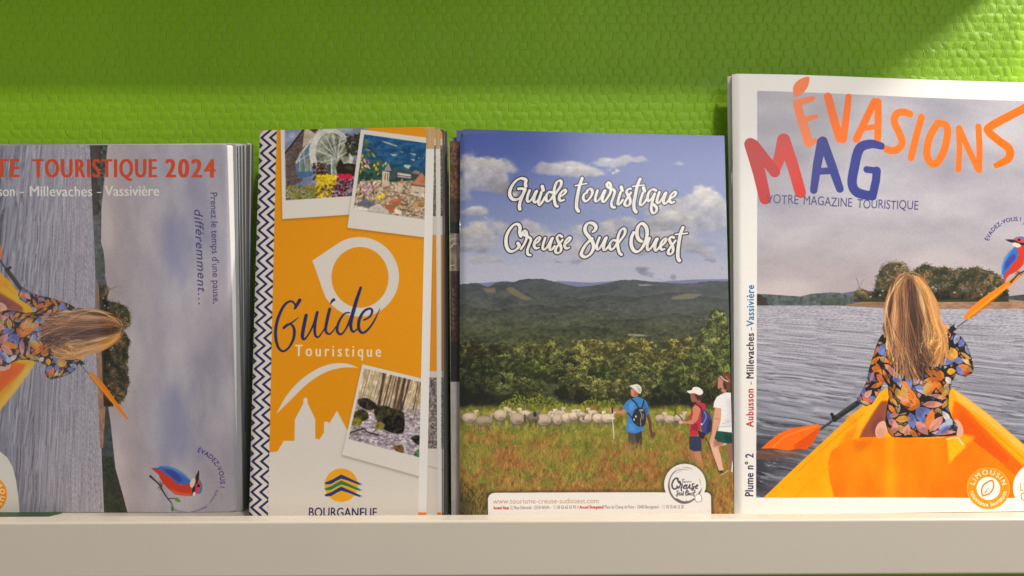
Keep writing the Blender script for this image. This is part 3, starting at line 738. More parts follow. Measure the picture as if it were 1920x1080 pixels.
    cv.poly(q([(430, 395), (700, 430), (700, 500), (430, 480)]), (70, 76, 80)); cv.poly(q([(490, 430), (620, 450), (620, 485), (490, 470)]), (206, 200, 190)); cv.stroke(q([(490, 455), (620, 472)]), 1.4, (60, 60, 70), curve=False)
    cv.poly(q([(620, 430), (660, 405), (710, 425), (700, 450)]), (150, 130, 124))
    cv.full(cv.mask(q([(60, 520), (330, 500), (430, 520), (760, 500), (760, 900), (60, 900)])), np.array((172, 150, 124)) + (fbm(X / 3, Y / 2.4, 3, 41)[..., None] - .5) * 190)
    W2 = (206, 184, 160)
    cv.poly(q([(345, 415), (415, 425), (405, 520), (420, 560), (340, 560)]), W2); cv.poly(q([(362, 410), (405, 335), (432, 416)]), (176, 156, 152))
    for a in (375, 398): cv.stroke(q([(a, 440), (a - 6, 500)]), 1.2, (70, 56, 50), curve=False)
    cv.poly(q([(497, 530), (545, 532), (540, 620), (490, 610)]), W2); cv.poly(q([(505, 530), (535, 480), (555, 534)]), (196, 142, 104))
    cv.poly(q([(625, 545), (750, 565), (745, 670), (620, 640)]), (214, 194, 172)); cv.poly(q([(625, 545), (722, 428), (758, 470), (758, 560)]), (190, 124, 92)); cv.stroke(q([(625, 548), (755, 565)]), 1.6, (70, 50, 44), curve=False)
    cv.poly(q([(430, 700), (525, 665), (522, 745), (400, 720)]), (184, 110, 76)); cv.poly(q([(355, 735), (465, 745), (455, 820), (400, 810)]), (170, 100, 66)); cv.poly(q([(210, 775), (300, 730), (410, 800), (400, 830), (200, 800)]), (206, 196, 184))
    cv.poly(q([(85, 735), (180, 680), (290, 735), (205, 770)]), (104, 112, 126)); cv.poly(q([(70, 750), (210, 775), (200, 800), (70, 790)]), (226, 222, 216)); cv.poly(q([(470, 770), (530, 800), (530, 840), (465, 825)]), (220, 210, 196))
    cv.poly(q([(640, 720), (750, 690), (750, 760), (660, 770)]), (184, 140, 90))
    for k in range(26):
        a = (rs.uniform(430, 740), rs.uniform(600, 850)); cv.stroke(q([a, (a[0] + rs.uniform(15, 60), a[1] + rs.uniform(-5, 25))]), rs.uniform(.8, 1.8), (70, 52, 44) if k % 2 else (220, 206, 186), .8, curve=False)
    def petal(n, x0, x1, y0, y1, cols, L):
        for i in range(n):
            cv.poly(leafshape(*q([(rs.uniform(x0, x1), rs.uniform(y0, y1))])[0], rs.uniform(*L), rs.uniform(2, 4.5), rs.uniform(0, 6.3)), cols[i % len(cols)])
    petal(46, 90, 330, 300, 720, [(70, 74, 40), (112, 104, 40), (54, 50, 36), (150, 140, 60)], (5, 12)); petal(14, 160, 290, 120, 290, [(176, 170, 60), (120, 120, 50), (90, 100, 50)], (8, 16))
    petal(12, 120, 370, 330, 430, [(232, 206, 40), (200, 180, 40)], (6, 13)); petal(26, 140, 300, 510, 650, [(226, 170, 200), (240, 214, 224), (186, 104, 160)], (3, 8)); petal(14, 120, 220, 260, 400, [(230, 160, 180), (214, 80, 110), (240, 220, 224)], (3, 8)); petal(7, 290, 370, 620, 680, [(236, 212, 40)], (6, 12))
    snap()
    # 3: brook between mossy boulders under bare trees
    frame([(679, 683), (800, 712), (797, 896), (641, 853)])
    q = zoomed(640, 680, 4.906)
    cv.clip = cv.mask([(682.5, 690.5), (800, 719), (795, 860), (653, 823.5)])
    cv.full(np.ones_like(X), np.array((206, 186, 156)) + (fbm(X / 5, Y / 9, 4, 51)[..., None] - .5) * 130)
    cv.full(sst(738, 772, Y - (X - 690) * .12), np.array((172, 158, 164)) + (fbm(X / 5, Y / 2.2, 4, 55, .65)[..., None] - .5) * 260)
    for k in range(60):
        x = rs.uniform(160, 740); y0 = 90 + (x - 200) * .25
        b = rs.uniform(300, 470) + (x - 200) * .1
        cv.stroke(q([(x + 60, y0 - 40), (x + rs.uniform(-50, 0), b)]), rs.uniform(.5, 1.3), [(90, 72, 56), (140, 116, 84), (170, 146, 90)][k % 3], .75, curve=False)
    for a, b, w in ((400, 330, 4.6), (385, 345, 2.5), (465, 375, 2.4), (515, 430, 1.7), (540, 480, 4.5), (600, 510, 6), (590, 540, 3), (655, 545, 2.6), (630, 560, 1.8), (720, 660, 1.4)):
        cv.stroke(q([(a, 90), (b, 440)]), w, (80, 62, 54) if w < 4 else (98, 76, 62), curve=False)
    def rock(pts, col): cv.poly(q(pts), lambda x, y: np.array(col) + (fbm(x / 4, y / 4, 3, 61)[..., None] - .5) * np.array((90, 86, 50)), curve=True)
    rock([(150, 340), (240, 330), (330, 400), (260, 440), (170, 400)], (56, 50, 44)); rock([(110, 470), (180, 430), (240, 460), (240, 520), (140, 540)], (66, 60, 34)); rock([(95, 540), (140, 500), (190, 540), (170, 575), (95, 580)], (130, 116, 44))
    rock([(300, 430), (380, 395), (470, 420), (570, 460), (575, 580), (540, 650), (400, 620), (330, 540)], (58, 54, 36)); rock([(390, 510), (560, 500), (580, 600), (540, 655), (400, 615)], (34, 32, 30)); rock([(315, 560), (360, 545), (395, 570), (380, 615), (320, 605)], (132, 116, 52))
    rock([(640, 690), (720, 670), (720, 750), (680, 740)], (50, 46, 40)); rock([(480, 770), (560, 760), (570, 830), (500, 810)], (110, 76, 52)); rock([(680, 820), (715, 800), (715, 870), (670, 850)], (70, 110, 80))
    for a, b, w in (((430, 630), (370, 790), 5), ((485, 640), (470, 780), 5), ((560, 660), (640, 790), 5), ((80, 660), (340, 665), 4)): cv.stroke(q([a, ((a[0] + b[0]) / 2 + 14, (a[1] + b[1]) / 2), b]), w * .8, (96, 88, 104), .35)
    cv.stroke(q([(70, 650), (200, 610), (240, 640), (340, 665)]), 2.6, (60, 44, 40)); cv.stroke(q([(560, 730), (610, 850)]), 4, (206, 200, 200))
    snap()
    # lettering
    NV = (38, 44, 98)
    z = zoomed(500, 520, 6.75)
    for pts, w in (([(420, 290), (385, 350), (358, 395)], [6.6, 6, 4]), ([(368, 385), (352, 330), (300, 303), (225, 355), (160, 480), (122, 620), (117, 770), (150, 890), (210, 935), (280, 890), (335, 790), (352, 690), (335, 620), (300, 590)], [4, 3.6, 4, 5, 5.6, 5.8, 5.6, 4.8, 4, 4, 5, 5.6, 4.6, 3]),
                   ([(218, 640), (260, 605), (310, 580), (405, 508)], [5, 5, 3.6, .8]), ([(500, 482), (475, 600), (452, 740), (475, 785), (530, 720), (590, 600), (640, 445)], [6.4, 6.8, 6.6, 4, 3, 3.6, 5.4]),
                   ([(640, 445), (612, 590), (612, 720), (650, 757), (700, 700), (735, 640)], [5.4, 5.8, 5, 3.4, 2.4, 2]), ([(797, 402), (765, 540), (745, 670), (785, 718), (830, 690), (880, 620)], [5.6, 6, 5.4, 3.6, 2.6, 2]),
                   ([(850, 284), (828, 300), (806, 340)], [5.4, 4.6, 1.4]), ([(1050, 448), (985, 460), (915, 560), (890, 670), (930, 722), (990, 670), (1060, 520), (1130, 300), (1190, 130)], [2.4, 3, 4.6, 5.4, 4, 3, 4.4, 6, 4.6]),
                   ([(1190, 130), (1100, 420), (1062, 600), (1090, 688), (1150, 650)], [4.6, 6.6, 6.6, 4, 2.4]), ([(1230, 540), (1300, 500), (1335, 430), (1305, 395), (1230, 430), (1170, 540), (1165, 650), (1215, 703), (1290, 650), (1370, 530), (1432, 390)], [3, 3.6, 4.4, 4, 4.6, 6, 6, 4.4, 4, 3, .8])):
        cv.stroke(z(pts), w, NV)
    cv.text('Touristique', 553, 667.5, 715, 669, 21, (232, 220, 200), bold=.02, track=.28)
    # town emblem
    cv.ell(639.5, 910, 31.5, 31.5, (232, 164, 28))
    z = zoomed(590, 870, 10.8)
    for dy, col in ((0, (40, 54, 118)), (120, (44, 124, 66)), (243, (40, 54, 118))):
        cv.poly(z([(x, y + dy) for x, y in [(205, 418), (340, 420), (535, 310), (760, 395), (940, 445), (800, 360), (535, 215), (340, 310), (190, 372)]]), (222, 190, 120), .5)
        cv.poly(z([(x, y + dy) for x, y in [(190, 385), (240, 362), (330, 330), (450, 262), (535, 215), (640, 262), (830, 350), (985, 420), (900, 400), (945, 438), (800, 390), (660, 335), (535, 300), (430, 350), (330, 410), (225, 416)]]), col)
    cv.text('BOURGANEUF', 577.5, 969, 706.5, 969.5, 16.8, (38, 40, 84), bold=.006)
    chevrons(cv, 486.5, 466.0, 519.0, 502.0)

def script_title(cv):
    """two lines of brush lettering: dark outline first, then the white strokes"""
    A, B = zoomed(930, 310, 9.6), zoomed(1100, 310, 9.6)
    Cc, D = zoomed(930, 400, 9.6), zoomed(1100, 400, 9.6)
    S = []
    def add(z, thick, *lines):
        for l in lines: S.append((z(l), thick))
    add(A, 7.4, [(535, 380), (528, 330), (540, 285), (515, 255), (450, 240), (370, 275), (290, 370), (248, 480), (255, 560), (310, 620), (390, 615), (460, 560), (515, 470)], [(400, 428), (460, 425), (525, 440)], [(520, 445), (480, 540), (435, 660), (420, 740), (428, 790)])
    add(A, 6.4, [(605, 455), (570, 550), (560, 635), (600, 655), (660, 590), (715, 480)], [(735, 465), (695, 560), (682, 645), (715, 670), (765, 620), (800, 540)], [(815, 490), (785, 600), (768, 680), (790, 715), (840, 650), (880, 580)],
        [(1010, 495), (950, 485), (905, 550), (905, 630), (945, 650), (995, 600), (1050, 510)], [(1035, 560), (1100, 470), (1165, 370), (1172, 300), (1140, 278), (1090, 310), (1050, 420), (1042, 560), (1060, 690), (1085, 735), (1110, 742)],
        [(1150, 565), (1220, 525), (1255, 470), (1225, 445), (1160, 510), (1135, 590), (1160, 640), (1225, 625)])
    add(A, 7.4, [(832, 385), (848, 450)], [(1550, 235), (1510, 350), (1475, 500), (1448, 680), (1452, 780), (1482, 825)]); add(A, 4.4, [(1425, 370), (1520, 350), (1635, 328)])
    add(A, 6.2, [(1640, 485), (1585, 525), (1570, 600), (1615, 650), (1690, 590), (1735, 490), (1710, 430), (1660, 440), (1625, 500)])
    add(B, 6.2, [(195, 455), (165, 550), (152, 625), (185, 648), (250, 585), (315, 460)], [(335, 455), (295, 560), (282, 640), (318, 655), (370, 590), (425, 490), (435, 370), (395, 310), (362, 340), (385, 395), (455, 425), (505, 470), (480, 570), (445, 680), (460, 745), (505, 758)],
        [(610, 490), (575, 600), (560, 690), (595, 695), (650, 620)], [(795, 420), (745, 430), (718, 480), (745, 540), (785, 620), (775, 700), (725, 730), (685, 700), (700, 640), (800, 490)],
        [(1010, 500), (975, 610), (962, 700), (1000, 710), (1050, 650), (1090, 595)], [(1245, 450), (1190, 432), (1125, 480), (1095, 580), (1115, 640), (1170, 600), (1225, 510)], [(1225, 510), (1185, 640), (1162, 770), (1190, 855), (1245, 840), (1262, 770), (1215, 710)],
        [(1310, 482), (1278, 580), (1265, 655), (1300, 672), (1360, 600), (1415, 500)], [(1432, 492), (1395, 590), (1385, 670), (1425, 685), (1490, 610)], [(1505, 600), (1575, 555), (1605, 500), (1575, 480), (1515, 545), (1495, 630), (1525, 672), (1580, 655)])
    add(B, 7.2, [(622, 392), (638, 450)], [(1025, 405), (1040, 460)], [(965, 245), (915, 360), (880, 520), (850, 690), (858, 790), (888, 835)]); add(B, 4.2, [(825, 380), (920, 366), (1035, 355)])
    add(Cc, 7.6, [(445, 410), (425, 340), (432, 260), (400, 205), (325, 210), (235, 310), (185, 430), (182, 560), (222, 660), (290, 688), (370, 650), (415, 590), (395, 545)])
    add(Cc, 6.2, [(445, 648), (510, 550), (555, 430), (545, 345), (510, 315), (485, 350), (510, 395), (580, 425), (628, 475), (600, 560), (565, 660), (572, 735), (620, 755)], [(690, 560), (760, 510), (790, 450), (755, 440), (700, 510), (685, 590), (720, 632), (770, 620)],
        [(885, 445), (850, 550), (842, 635), (885, 648), (940, 580), (1000, 460)], [(1020, 445), (978, 560), (968, 645), (1005, 655), (1055, 590)], [(1185, 420), (1135, 395), (1098, 440), (1120, 510), (1165, 590), (1165, 680), (1115, 715), (1070, 690), (1090, 615), (1200, 475)],
        [(1240, 560), (1305, 510), (1338, 450), (1305, 440), (1250, 510), (1235, 590), (1270, 632), (1320, 615)])
    add(Cc, 7.8, [(1740, 335), (1785, 300), (1795, 235), (1740, 180), (1655, 180), (1605, 250), (1612, 340), (1680, 430), (1740, 520), (1755, 620), (1700, 730), (1610, 785), (1540, 750), (1550, 680), (1620, 560), (1735, 450)])
    add(D, 6.4, [(232, 435), (190, 545), (182, 630), (215, 645), (275, 570), (335, 450)], [(358, 435), (315, 560), (305, 640), (340, 655), (400, 585)], [(535, 495), (475, 482), (420, 550), (420, 630), (462, 648), (515, 590), (560, 510)],
        [(540, 570), (620, 470), (685, 370), (690, 295), (655, 272), (600, 330), (562, 450), (562, 590), (590, 705), (628, 742)], [(1135, 445), (1098, 550), (1092, 635), (1125, 655), (1190, 580), (1255, 460)], [(1278, 455), (1238, 560), (1228, 640), (1258, 665), (1320, 595)],
        [(1340, 590), (1405, 530), (1432, 470), (1400, 460), (1345, 530), (1328, 610), (1360, 652), (1405, 640)], [(1568, 435), (1525, 422), (1492, 465), (1512, 530), (1552, 600), (1552, 690), (1510, 735), (1468, 710), (1490, 640), (1600, 490)])
    add(D, 7.8, [(848, 345), (808, 440), (805, 570), (850, 665), (920, 688), (1000, 620), (1068, 480), (1090, 340), (1062, 235), (992, 182), (925, 245), (905, 360), (932, 460), (985, 500)], [(1735, 255), (1690, 370), (1662, 520), (1642, 690), (1645, 800), (1670, 848)])
    add(D, 4.4, [(1595, 380), (1690, 370), (1815, 358)])
    for p, w in S: cv.stroke(p, 1, (24, 22, 32), nib=(w * .5 + 4.0, w * .93 + 4.0))
    for p, w in S: cv.stroke(p, 1, (236, 232, 224), nib=(w * .5, w * .93))
    rs = np.random.RandomState(2)
    for p, w in S:                                              # dry-brush scratches along the strokes
        if len(p) > 3 and w > 5:
            q = smooth(p)
            for _ in range(2):
                i = rs.randint(0, max(1, len(q) - 18)); o = rs.uniform(-1.2, 1.6)
                cv.stroke(q[i:i + 16] + [o, 0], [.2, .7, .2], (150, 146, 150), .6, curve=False)

def sheep(cv, x, y, L, h, face, shade=1.0):
    L, h = L * .95, h * 1.0
    b = np.array((194, 172, 148)) * shade
    cv.ell(x, y + h * .06, L * .53, h * .46, b * .42, .55, soft=1.2)
    for dx in (-.32, -.2, .22, .34): cv.stroke([(x + dx * L, y + h * .2), (x + dx * L - 1, y + h * .9)], 1.7, b * .55, curve=False)
    cv.ell(x, y, L * .5, h * .42, b * .86); cv.ell(x, y - h * .07, L * .47, h * .34, b); cv.ell(x - L * .06, y - h * .16, L * .36, h * .2, np.minimum(b * 1.14, 236), .8, soft=1)
    cv.ell(x + L * .12, y + h * .26, L * .26, h * .12, b * .6, .6, soft=1)
    s = face
    hx, hy = x + s * L * .46, y - h * .5
    cv.stroke([(x + s * L * .32, y - h * .1), (x + s * L * .42, y - h * .4)], 5, b * 1.02, curve=False)
    cv.ell(hx, hy, 4.0, 3.0, np.minimum(b * 1.12, 232)); cv.stroke([(hx - 4, hy - 2.4), (hx + 3.4, hy - 2.6)], 1.4, np.minimum(b * 1.16, 236), curve=False)
    cv.ell(hx + s * 1.6, hy + 1.4, 1.2, 1.3, b * .5, .7)

def paint_country_guide(cv):
    X, Y = cv.PX, cv.PY
    rs = np.random.RandomState(12)
    # sky with fair-weather clouds
    t1 = sst(255, 420, Y)[..., None]; t2 = sst(400, 524, Y)[..., None]
    sky = np.array((74, 90, 160)) * (1 - t1) + np.array((124, 136, 178)) * t1
    sky = sky * (1 - t2) + np.array((176, 178, 194)) * t2
    cv.full(np.ones_like(X), sky)
    big = fbm(X / 60, Y / 42, 5, 3, .55)
    def cloud(x, y, rx, ry, amt, bright=1.0, flat=.5):
        d = ((X - x) / rx) ** 2 + ((Y - y) / np.where(Y > y, ry * flat, ry)) ** 2
        den = amt * np.exp(-d * 1.2) + (big - .5) * 1.25
        m = sst(.30, .62, den)
        low = np.clip((Y - (y - ry)) / (1.6 * ry), 0, 1)[..., None]
        det = fbm(X / 13, Y / 10, 4, int(x) % 50)[..., None]
        c = np.array((212, 206, 196)) * (1 - low) + np.array((140, 142, 164)) * low + (det - .5) * 60
        cv.full(m * .9, np.clip(c * bright, 0, 240))
    for a in ((905, 345, 64, 60, 1.0), (880, 312, 40, 30, .9), (935, 355, 40, 40, .8, .8), (1255, 400, 110, 46, .8, .92), (1180, 425, 90, 30, .8, .92), (1330, 410, 70, 60, .8), (1120, 432, 70, 26, .8), (975, 432, 70, 30, .85), (880, 460, 60, 40, .85, .95), (1010, 455, 80, 24, .75), (1240, 455, 120, 30, .7, .95), (1060, 320, 60, 22, .8), (1170, 300, 50, 14, .7), (915, 330, 56, 46, 1.0), (950, 318, 36, 28, .8), (880, 372, 30, 26, .7), (1020, 312, 22, 18, .65), (1085, 326, 42, 15, .75), (1140, 306, 44, 17, .8), (885, 398, 34, 16, .75), (985, 420, 26, 26, .8), (1275, 308, 26, 12, .55),
              (1275, 385, 62, 34, .8), (1230, 420, 90, 28, .75, .93), (1340, 395, 34, 42, .7), (1150, 440, 60, 18, .7), (895, 448, 50, 26, .75, .95), (980, 446, 60, 20, .7), (1080, 470, 90, 18, .6, .96), (900, 490, 60, 16, .55, .95), (1300, 470, 90, 20, .5, .95)):
        cloud(*a)
    cv.full(sst(.36, .66, fbm(X / 70, Y / 14, 4, 23)) * sst(400, 490, Y) * .6, (182, 178, 194))
    # distant ridges
    cv.poly([(840, 535), (900, 531), (945, 527), (1000, 531), (1050, 527), (1110, 530), (1160, 526), (1240, 528), (1300, 524), (1400, 523), (1400, 560), (840, 560)], (118, 124, 158))
    def land(pts, col, var, s, sd): cv.poly(pts, lambda x, y: np.asarray(col) + (fbm(x / s, y / (s * .55), 5, sd, .66)[..., None] - .5) * np.asarray(var))
    ridge = [(840, 534), (868, 533), (893, 531), (905, 535), (915, 538), (930, 531), (952, 529), (962, 530), (976, 525), (1000, 523), (1022, 524), (1045, 530), (1083, 538), (1110, 536), (1140, 531), (1164, 526), (1190, 525), (1240, 530), (1290, 532), (1330, 528), (1400, 527)]
    jag = [(x, y + rs.uniform(-1.0, .6)) for x, y in smooth(ridge, n=9)]
    cv.poly(jag + [(1400, 720), (840, 720)], (60, 66, 68))
    n1 = fbm(X / 38, Y / 13, 5, 33, .6); n2 = fbm(X / 7, Y / 4, 4, 35, .65)
    far = sst(0, .8, sum(sst(-.6, .6, Y - (np.interp(X, [q[0] for q in ridge], [q[1] for q in ridge]) + o)) for o in (0,)))
    dist = sst(530, 650, Y)[..., None]
    hue = np.array((76, 80, 84)) * (1 - dist) + np.array((72, 76, 50)) * dist
    hue = hue + (n1 - .5)[..., None] * 40 * np.array([1, 1, .8]) + (n2 - .5)[..., None] * (26 + 50 * dist) * np.array([1, 1, .6])
    painted_glare = (sst(1040, 1330, X) * sst(700, 545, Y) * .30)[..., None]  # glare on the glossy cover, painted over the hills towards the right
    cv.full(far, np.clip(hue * (1 - painted_glare) + np.array((104, 106, 108)) * painted_glare, 18, 190))
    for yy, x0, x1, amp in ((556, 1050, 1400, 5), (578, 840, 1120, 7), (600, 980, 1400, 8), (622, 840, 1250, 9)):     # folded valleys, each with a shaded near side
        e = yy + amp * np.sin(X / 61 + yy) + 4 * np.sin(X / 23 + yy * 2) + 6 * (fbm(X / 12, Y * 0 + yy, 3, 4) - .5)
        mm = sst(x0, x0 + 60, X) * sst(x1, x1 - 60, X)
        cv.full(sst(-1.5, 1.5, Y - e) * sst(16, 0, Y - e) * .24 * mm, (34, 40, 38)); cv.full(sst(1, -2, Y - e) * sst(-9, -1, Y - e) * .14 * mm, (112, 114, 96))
    for p, c in (([(905, 541), (928, 540), (930, 549), (912, 549)], (128, 116, 92)), ([(948, 541), (960, 538), (975, 548), (990, 556), (1000, 562), (980, 562), (960, 552)], (122, 114, 88)), ([(1195, 533), (1215, 533), (1228, 535), (1200, 536)], (176, 170, 160)),
                 ([(1262, 556), (1290, 550), (1318, 552), (1300, 560), (1258, 562)], (126, 124, 100)), ([(1176, 626), (1205, 627), (1216, 630), (1180, 630)], (176, 166, 132)), ([(1236, 655), (1250, 655), (1250, 658)], (176, 166, 144))): cv.poly(p, c, .8, soft=1.0)
    # woodland in the middle distance: crowns one behind another, each dark below and lit on its right shoulder
    def crown(x, y, rx, ry, col, dark=.52, fine=1.0):
        t = np.linspace(0, 6.283, 40)[:-1]
        rr = 1 + .12 * np.sin(3 * t + x) + .09 * np.sin(7 * t + y) + rs.normal(0, .05, 39)
        cv.poly(np.stack([x + rx * rr * np.cos(t), y + ry * rr * np.sin(t)], 1), np.array(col) * dark, .92, soft=1.0)
        n = int(rx * ry * 1.5)
        a = rs.uniform(0, 6.283, n); q = np.sqrt(rs.rand(n)) * (1 + .13 * np.sin(3 * a + x) + .09 * np.sin(7 * a + y))
        px, py = x + rx * q * np.cos(a), y + ry * q * np.sin(a)
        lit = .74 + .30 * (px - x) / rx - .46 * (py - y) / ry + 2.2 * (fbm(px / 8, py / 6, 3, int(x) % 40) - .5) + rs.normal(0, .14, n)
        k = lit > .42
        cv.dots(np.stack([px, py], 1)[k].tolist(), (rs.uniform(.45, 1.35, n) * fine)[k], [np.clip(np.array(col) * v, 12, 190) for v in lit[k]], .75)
    wood = []
    for i in range(120):
        x = rs.uniform(850, 1390); y = rs.uniform(640, 738)
        y += 10 * (x < 900) * (y < 660)
        near = (y - 640) / 98
        tone = fbm(np.array([x / 70.]), np.array([y / 40.]), 3, 8)[0]
        col = np.array((76, 80, 42)) * (.72 + .7 * tone) + np.array((22, 16, 8)) * (x > 1080) * (1 - .4 * near) + np.array((16, 12, 6)) * (y < 668)
        col = col * (1 - .32 * (x < 935))
        wood.append((x, y, rs.uniform(13, 22) + 9 * near, rs.uniform(10, 15) + 8 * near, col))
    wood += [(905, 712, 38, 34, (50, 58, 28)), (876, 735, 32, 26, (36, 42, 22)), (990, 708, 34, 34, (72, 82, 36)), (1132, 716, 36, 28, (64, 74, 36)), (1205, 722, 40, 30, (84, 92, 48)), (1074, 672, 9, 14, (60, 66, 36)), (1066, 688, 14, 16, (56, 62, 32)), (1082, 694, 14, 16, (62, 66, 36)), (1058, 710, 18, 18, (52, 58, 30)), (1086, 716, 20, 18, (58, 62, 34)), (1068, 734, 26, 18, (50, 56, 30)), (1094, 742, 18, 14, (54, 58, 32)),
             (1345, 618, 26, 34, (98, 104, 58)), (1325, 650, 26, 34, (104, 110, 62)), (1362, 668, 26, 44, (88, 96, 50)), (1306, 688, 28, 36, (100, 106, 58)), (1340, 706, 36, 40, (84, 92, 46)), (1268, 716, 30, 36, (80, 88, 44)), (1300, 742, 40, 28, (60, 68, 34)), (1245, 748, 26, 26, (56, 62, 32))]
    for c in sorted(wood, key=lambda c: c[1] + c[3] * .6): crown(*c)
    for i in range(16):                                          # pale trunks and a bare branch here and there
        x = rs.uniform(870, 1360); y = rs.uniform(715, 755); cv.stroke([(x, y), (x + rs.uniform(-3, 3), y - rs.uniform(10, 24))], rs.uniform(.6, 1.4), (96, 86, 66), .6)
    P = np.stack([rs.uniform(1290, 1374, 420), rs.uniform(590, 770, 420)], 1)
    cv.dots(P.tolist(), rs.uniform(.4, .9, 420), [np.array((160, 160, 108)) * rs.uniform(.6, 1.15) for _ in range(420)], .7)
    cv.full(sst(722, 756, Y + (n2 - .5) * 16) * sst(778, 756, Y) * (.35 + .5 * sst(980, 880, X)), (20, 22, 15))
    # bracken and meadow
    def fern(x0, x1, y0, y1):
        n = int((x1 - x0) * 7)
        x = rs.uniform(x0 - 10, x1 + 10, n); e = np.minimum((x - x0 + 10) / 26, (x1 + 10 - x) / 26).clip(0, 1) ** .5
        top = y1 - (y1 - y0) * e * (.6 + .55 * fbm(x / 16, x * 0 + y0, 3, 5)); P = np.stack([x, top + (y1 - top) * rs.rand(n)], 1)
        cv.dots(P.tolist(), rs.uniform(.5, 1.5, n), [np.array((134, 144, 42)) * rs.uniform(.6, 1.2) for _ in range(n)], .9)
    fern(946, 1050, 738, 768); fern(1092, 1165, 746, 772); fern(1040, 1110, 756, 772)
    g1 = fbm(X / 26, Y / 18, 4, 7, .6); g2 = fbm(X / 6, Y / 9, 4, 9, .65); g3 = fbm(X / 60, Y / 26, 3, 13)
    red = sst(.38, .62, g1 * .6 + g3 * .4 + (Y - 840) / 500)[..., None]
    fld = np.array((132, 130, 50)) * (1 - red) + np.array((150, 108, 54)) * red + (g2 - .5)[..., None] * np.array((150, 130, 80))
    m = sst(757, 770, Y + (g1 - .5) * 16)
    cv.full(m, np.clip(fld, 24, 222))
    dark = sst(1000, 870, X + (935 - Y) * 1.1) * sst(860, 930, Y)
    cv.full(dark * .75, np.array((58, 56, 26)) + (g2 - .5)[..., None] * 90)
    def blades(n, y0, y1, cols, L, gain):
        y = rs.uniform(y0, y1, n); x = rs.uniform(845, 1395, n); ln = rs.uniform(*L, n); lean = rs.normal(0, .5, n)
        k = np.linspace(0, 1, 5)[None, :]
        P = np.stack([x[:, None] + lean[:, None] * ln[:, None] * k ** 1.6, y[:, None] - ln[:, None] * k], -1)
        c = np.array(cols)[rs.randint(len(cols), size=n)] * rs.uniform(.75, 1.15, (n, 1))
        w = fbm(x / 26, y / 18, 3, 7)
        c = np.where((w > .56)[:, None], c * .6 + np.array((172, 108, 52)) * .4, c * .55 + np.array((146, 148, 58)) * .45)
        cv.threads(P, c, gain)
    def flock():
        for x, y, L, h, f, s in ((880, 783, 31, 22, 1, .96), (938, 778, 25, 24, 1, 1.0), (908, 789, 34, 22, 1, .8), (962, 776, 18, 14, -1, 1.0), (985, 776, 24, 16, -1, 1.05), (970, 785, 30, 26, -1, .9), (1034, 780, 16, 20, 1, 1.1), (1048, 778, 20, 22, 1, .95), (1020, 787, 30, 26, 1, .95),
                                 (1000, 783, 22, 20, 1, .62), (1046, 786, 22, 24, 1, .98), (1065, 783, 26, 22, 1, 1.08), (1076, 780, 20, 18, 1, 1.1), (1112, 774, 20, 12, -1, 1.0), (1098, 784, 26, 20, 1, 1.08), (1122, 784, 24, 20, 1, 1.1), (1140, 784, 26, 20, 1, 1.1), (1090, 777, 18, 12, -1, 1.0),
                                 (1238, 784, 20, 16, 1, .95), (1256, 786, 22, 18, -1, 1.0), (1275, 784, 22, 18, 1, 1.0)): sheep(cv, x, y, L, h, f, s)
        cv.ell(1003, 777, 3.4, 5, (54, 46, 44)); cv.ell(984, 784, 2.2, 8, (70, 60, 56), .8)
    flock()
    blades(500, 804, 830, [(150, 140, 56), (120, 120, 48), (170, 120, 56)], (6, 18), .8)
    blades(2600, 815, 880, [(160, 142, 58), (130, 126, 46), (186, 132, 60), (120, 70, 40)], (6, 18), .6)
    for i in range(70):                                          # green bracken tufts standing in the dry grass
        x, y = rs.uniform(860, 1370), 806 + 120 * rs.rand() ** 1.3
        n = 46; an = rs.normal(-1.57, .75, n); ln = rs.uniform(5, 15, n) * (.7 + (y - 800) / 160); kk = np.linspace(0, 1, 5)[None, :]
        cv.threads(np.stack([x + rs.normal(0, 4, n)[:, None] + np.cos(an)[:, None] * ln[:, None] * kk, y + np.sin(an)[:, None] * ln[:, None] * kk + (np.abs(np.cos(an)) * ln)[:, None] * .35 * kk ** 2], -1), np.array((126, 134, 50)) * rs.uniform(.62, 1.2, (n, 1)), .8)
    blades(3600, 850, 985, [(176, 120, 60), (190, 140, 70), (120, 60, 36), (96, 50, 34), (150, 140, 54), (204, 156, 84)], (6, 20), .7)
    # three walkers
    a = zoomed(1130, 710, 7.2)
    cv.stroke(a([(130, 460), (145, 640), (155, 810)]), 1.7, (224, 216, 200), curve=False); cv.stroke(a([(100, 535), (160, 535)]), 2.4, (226, 216, 200), curve=False)
    cv.poly(a([(345, 715), (450, 735), (530, 700), (535, 800), (525, 990), (470, 940), (430, 960), (380, 980), (350, 900)]), (88, 76, 66)); cv.poly(a([(440, 740), (530, 700), (530, 900), (520, 990), (470, 900)]), (60, 58, 52))
    cv.stroke(a([(600, 470), (640, 580), (650, 690), (680, 770)]), [6, 6, 5, 6], (104, 66, 54)); cv.ell(*a([(680, 760)])[0], 4.6, 6, (112, 70, 56), rot=.5)
    cv.poly(a([(400, 270), (470, 245), (540, 270), (600, 320), (625, 450), (590, 520), (570, 640), (540, 700), (440, 740), (330, 710), (325, 650), (340, 540), (335, 440), (275, 410), (310, 330), (350, 290)]), (62, 128, 196), curve=True)
    cv.poly(a([(360, 330), (420, 320), (430, 400), (370, 450)]), (98, 160, 216), .7, soft=1.5); cv.poly(a([(350, 600), (430, 620), (450, 720), (350, 700)]), (84, 150, 216), .7, soft=1.5); cv.poly(a([(560, 320), (620, 420), (590, 520), (560, 460)]), (60, 90, 140), .7, soft=1.5)
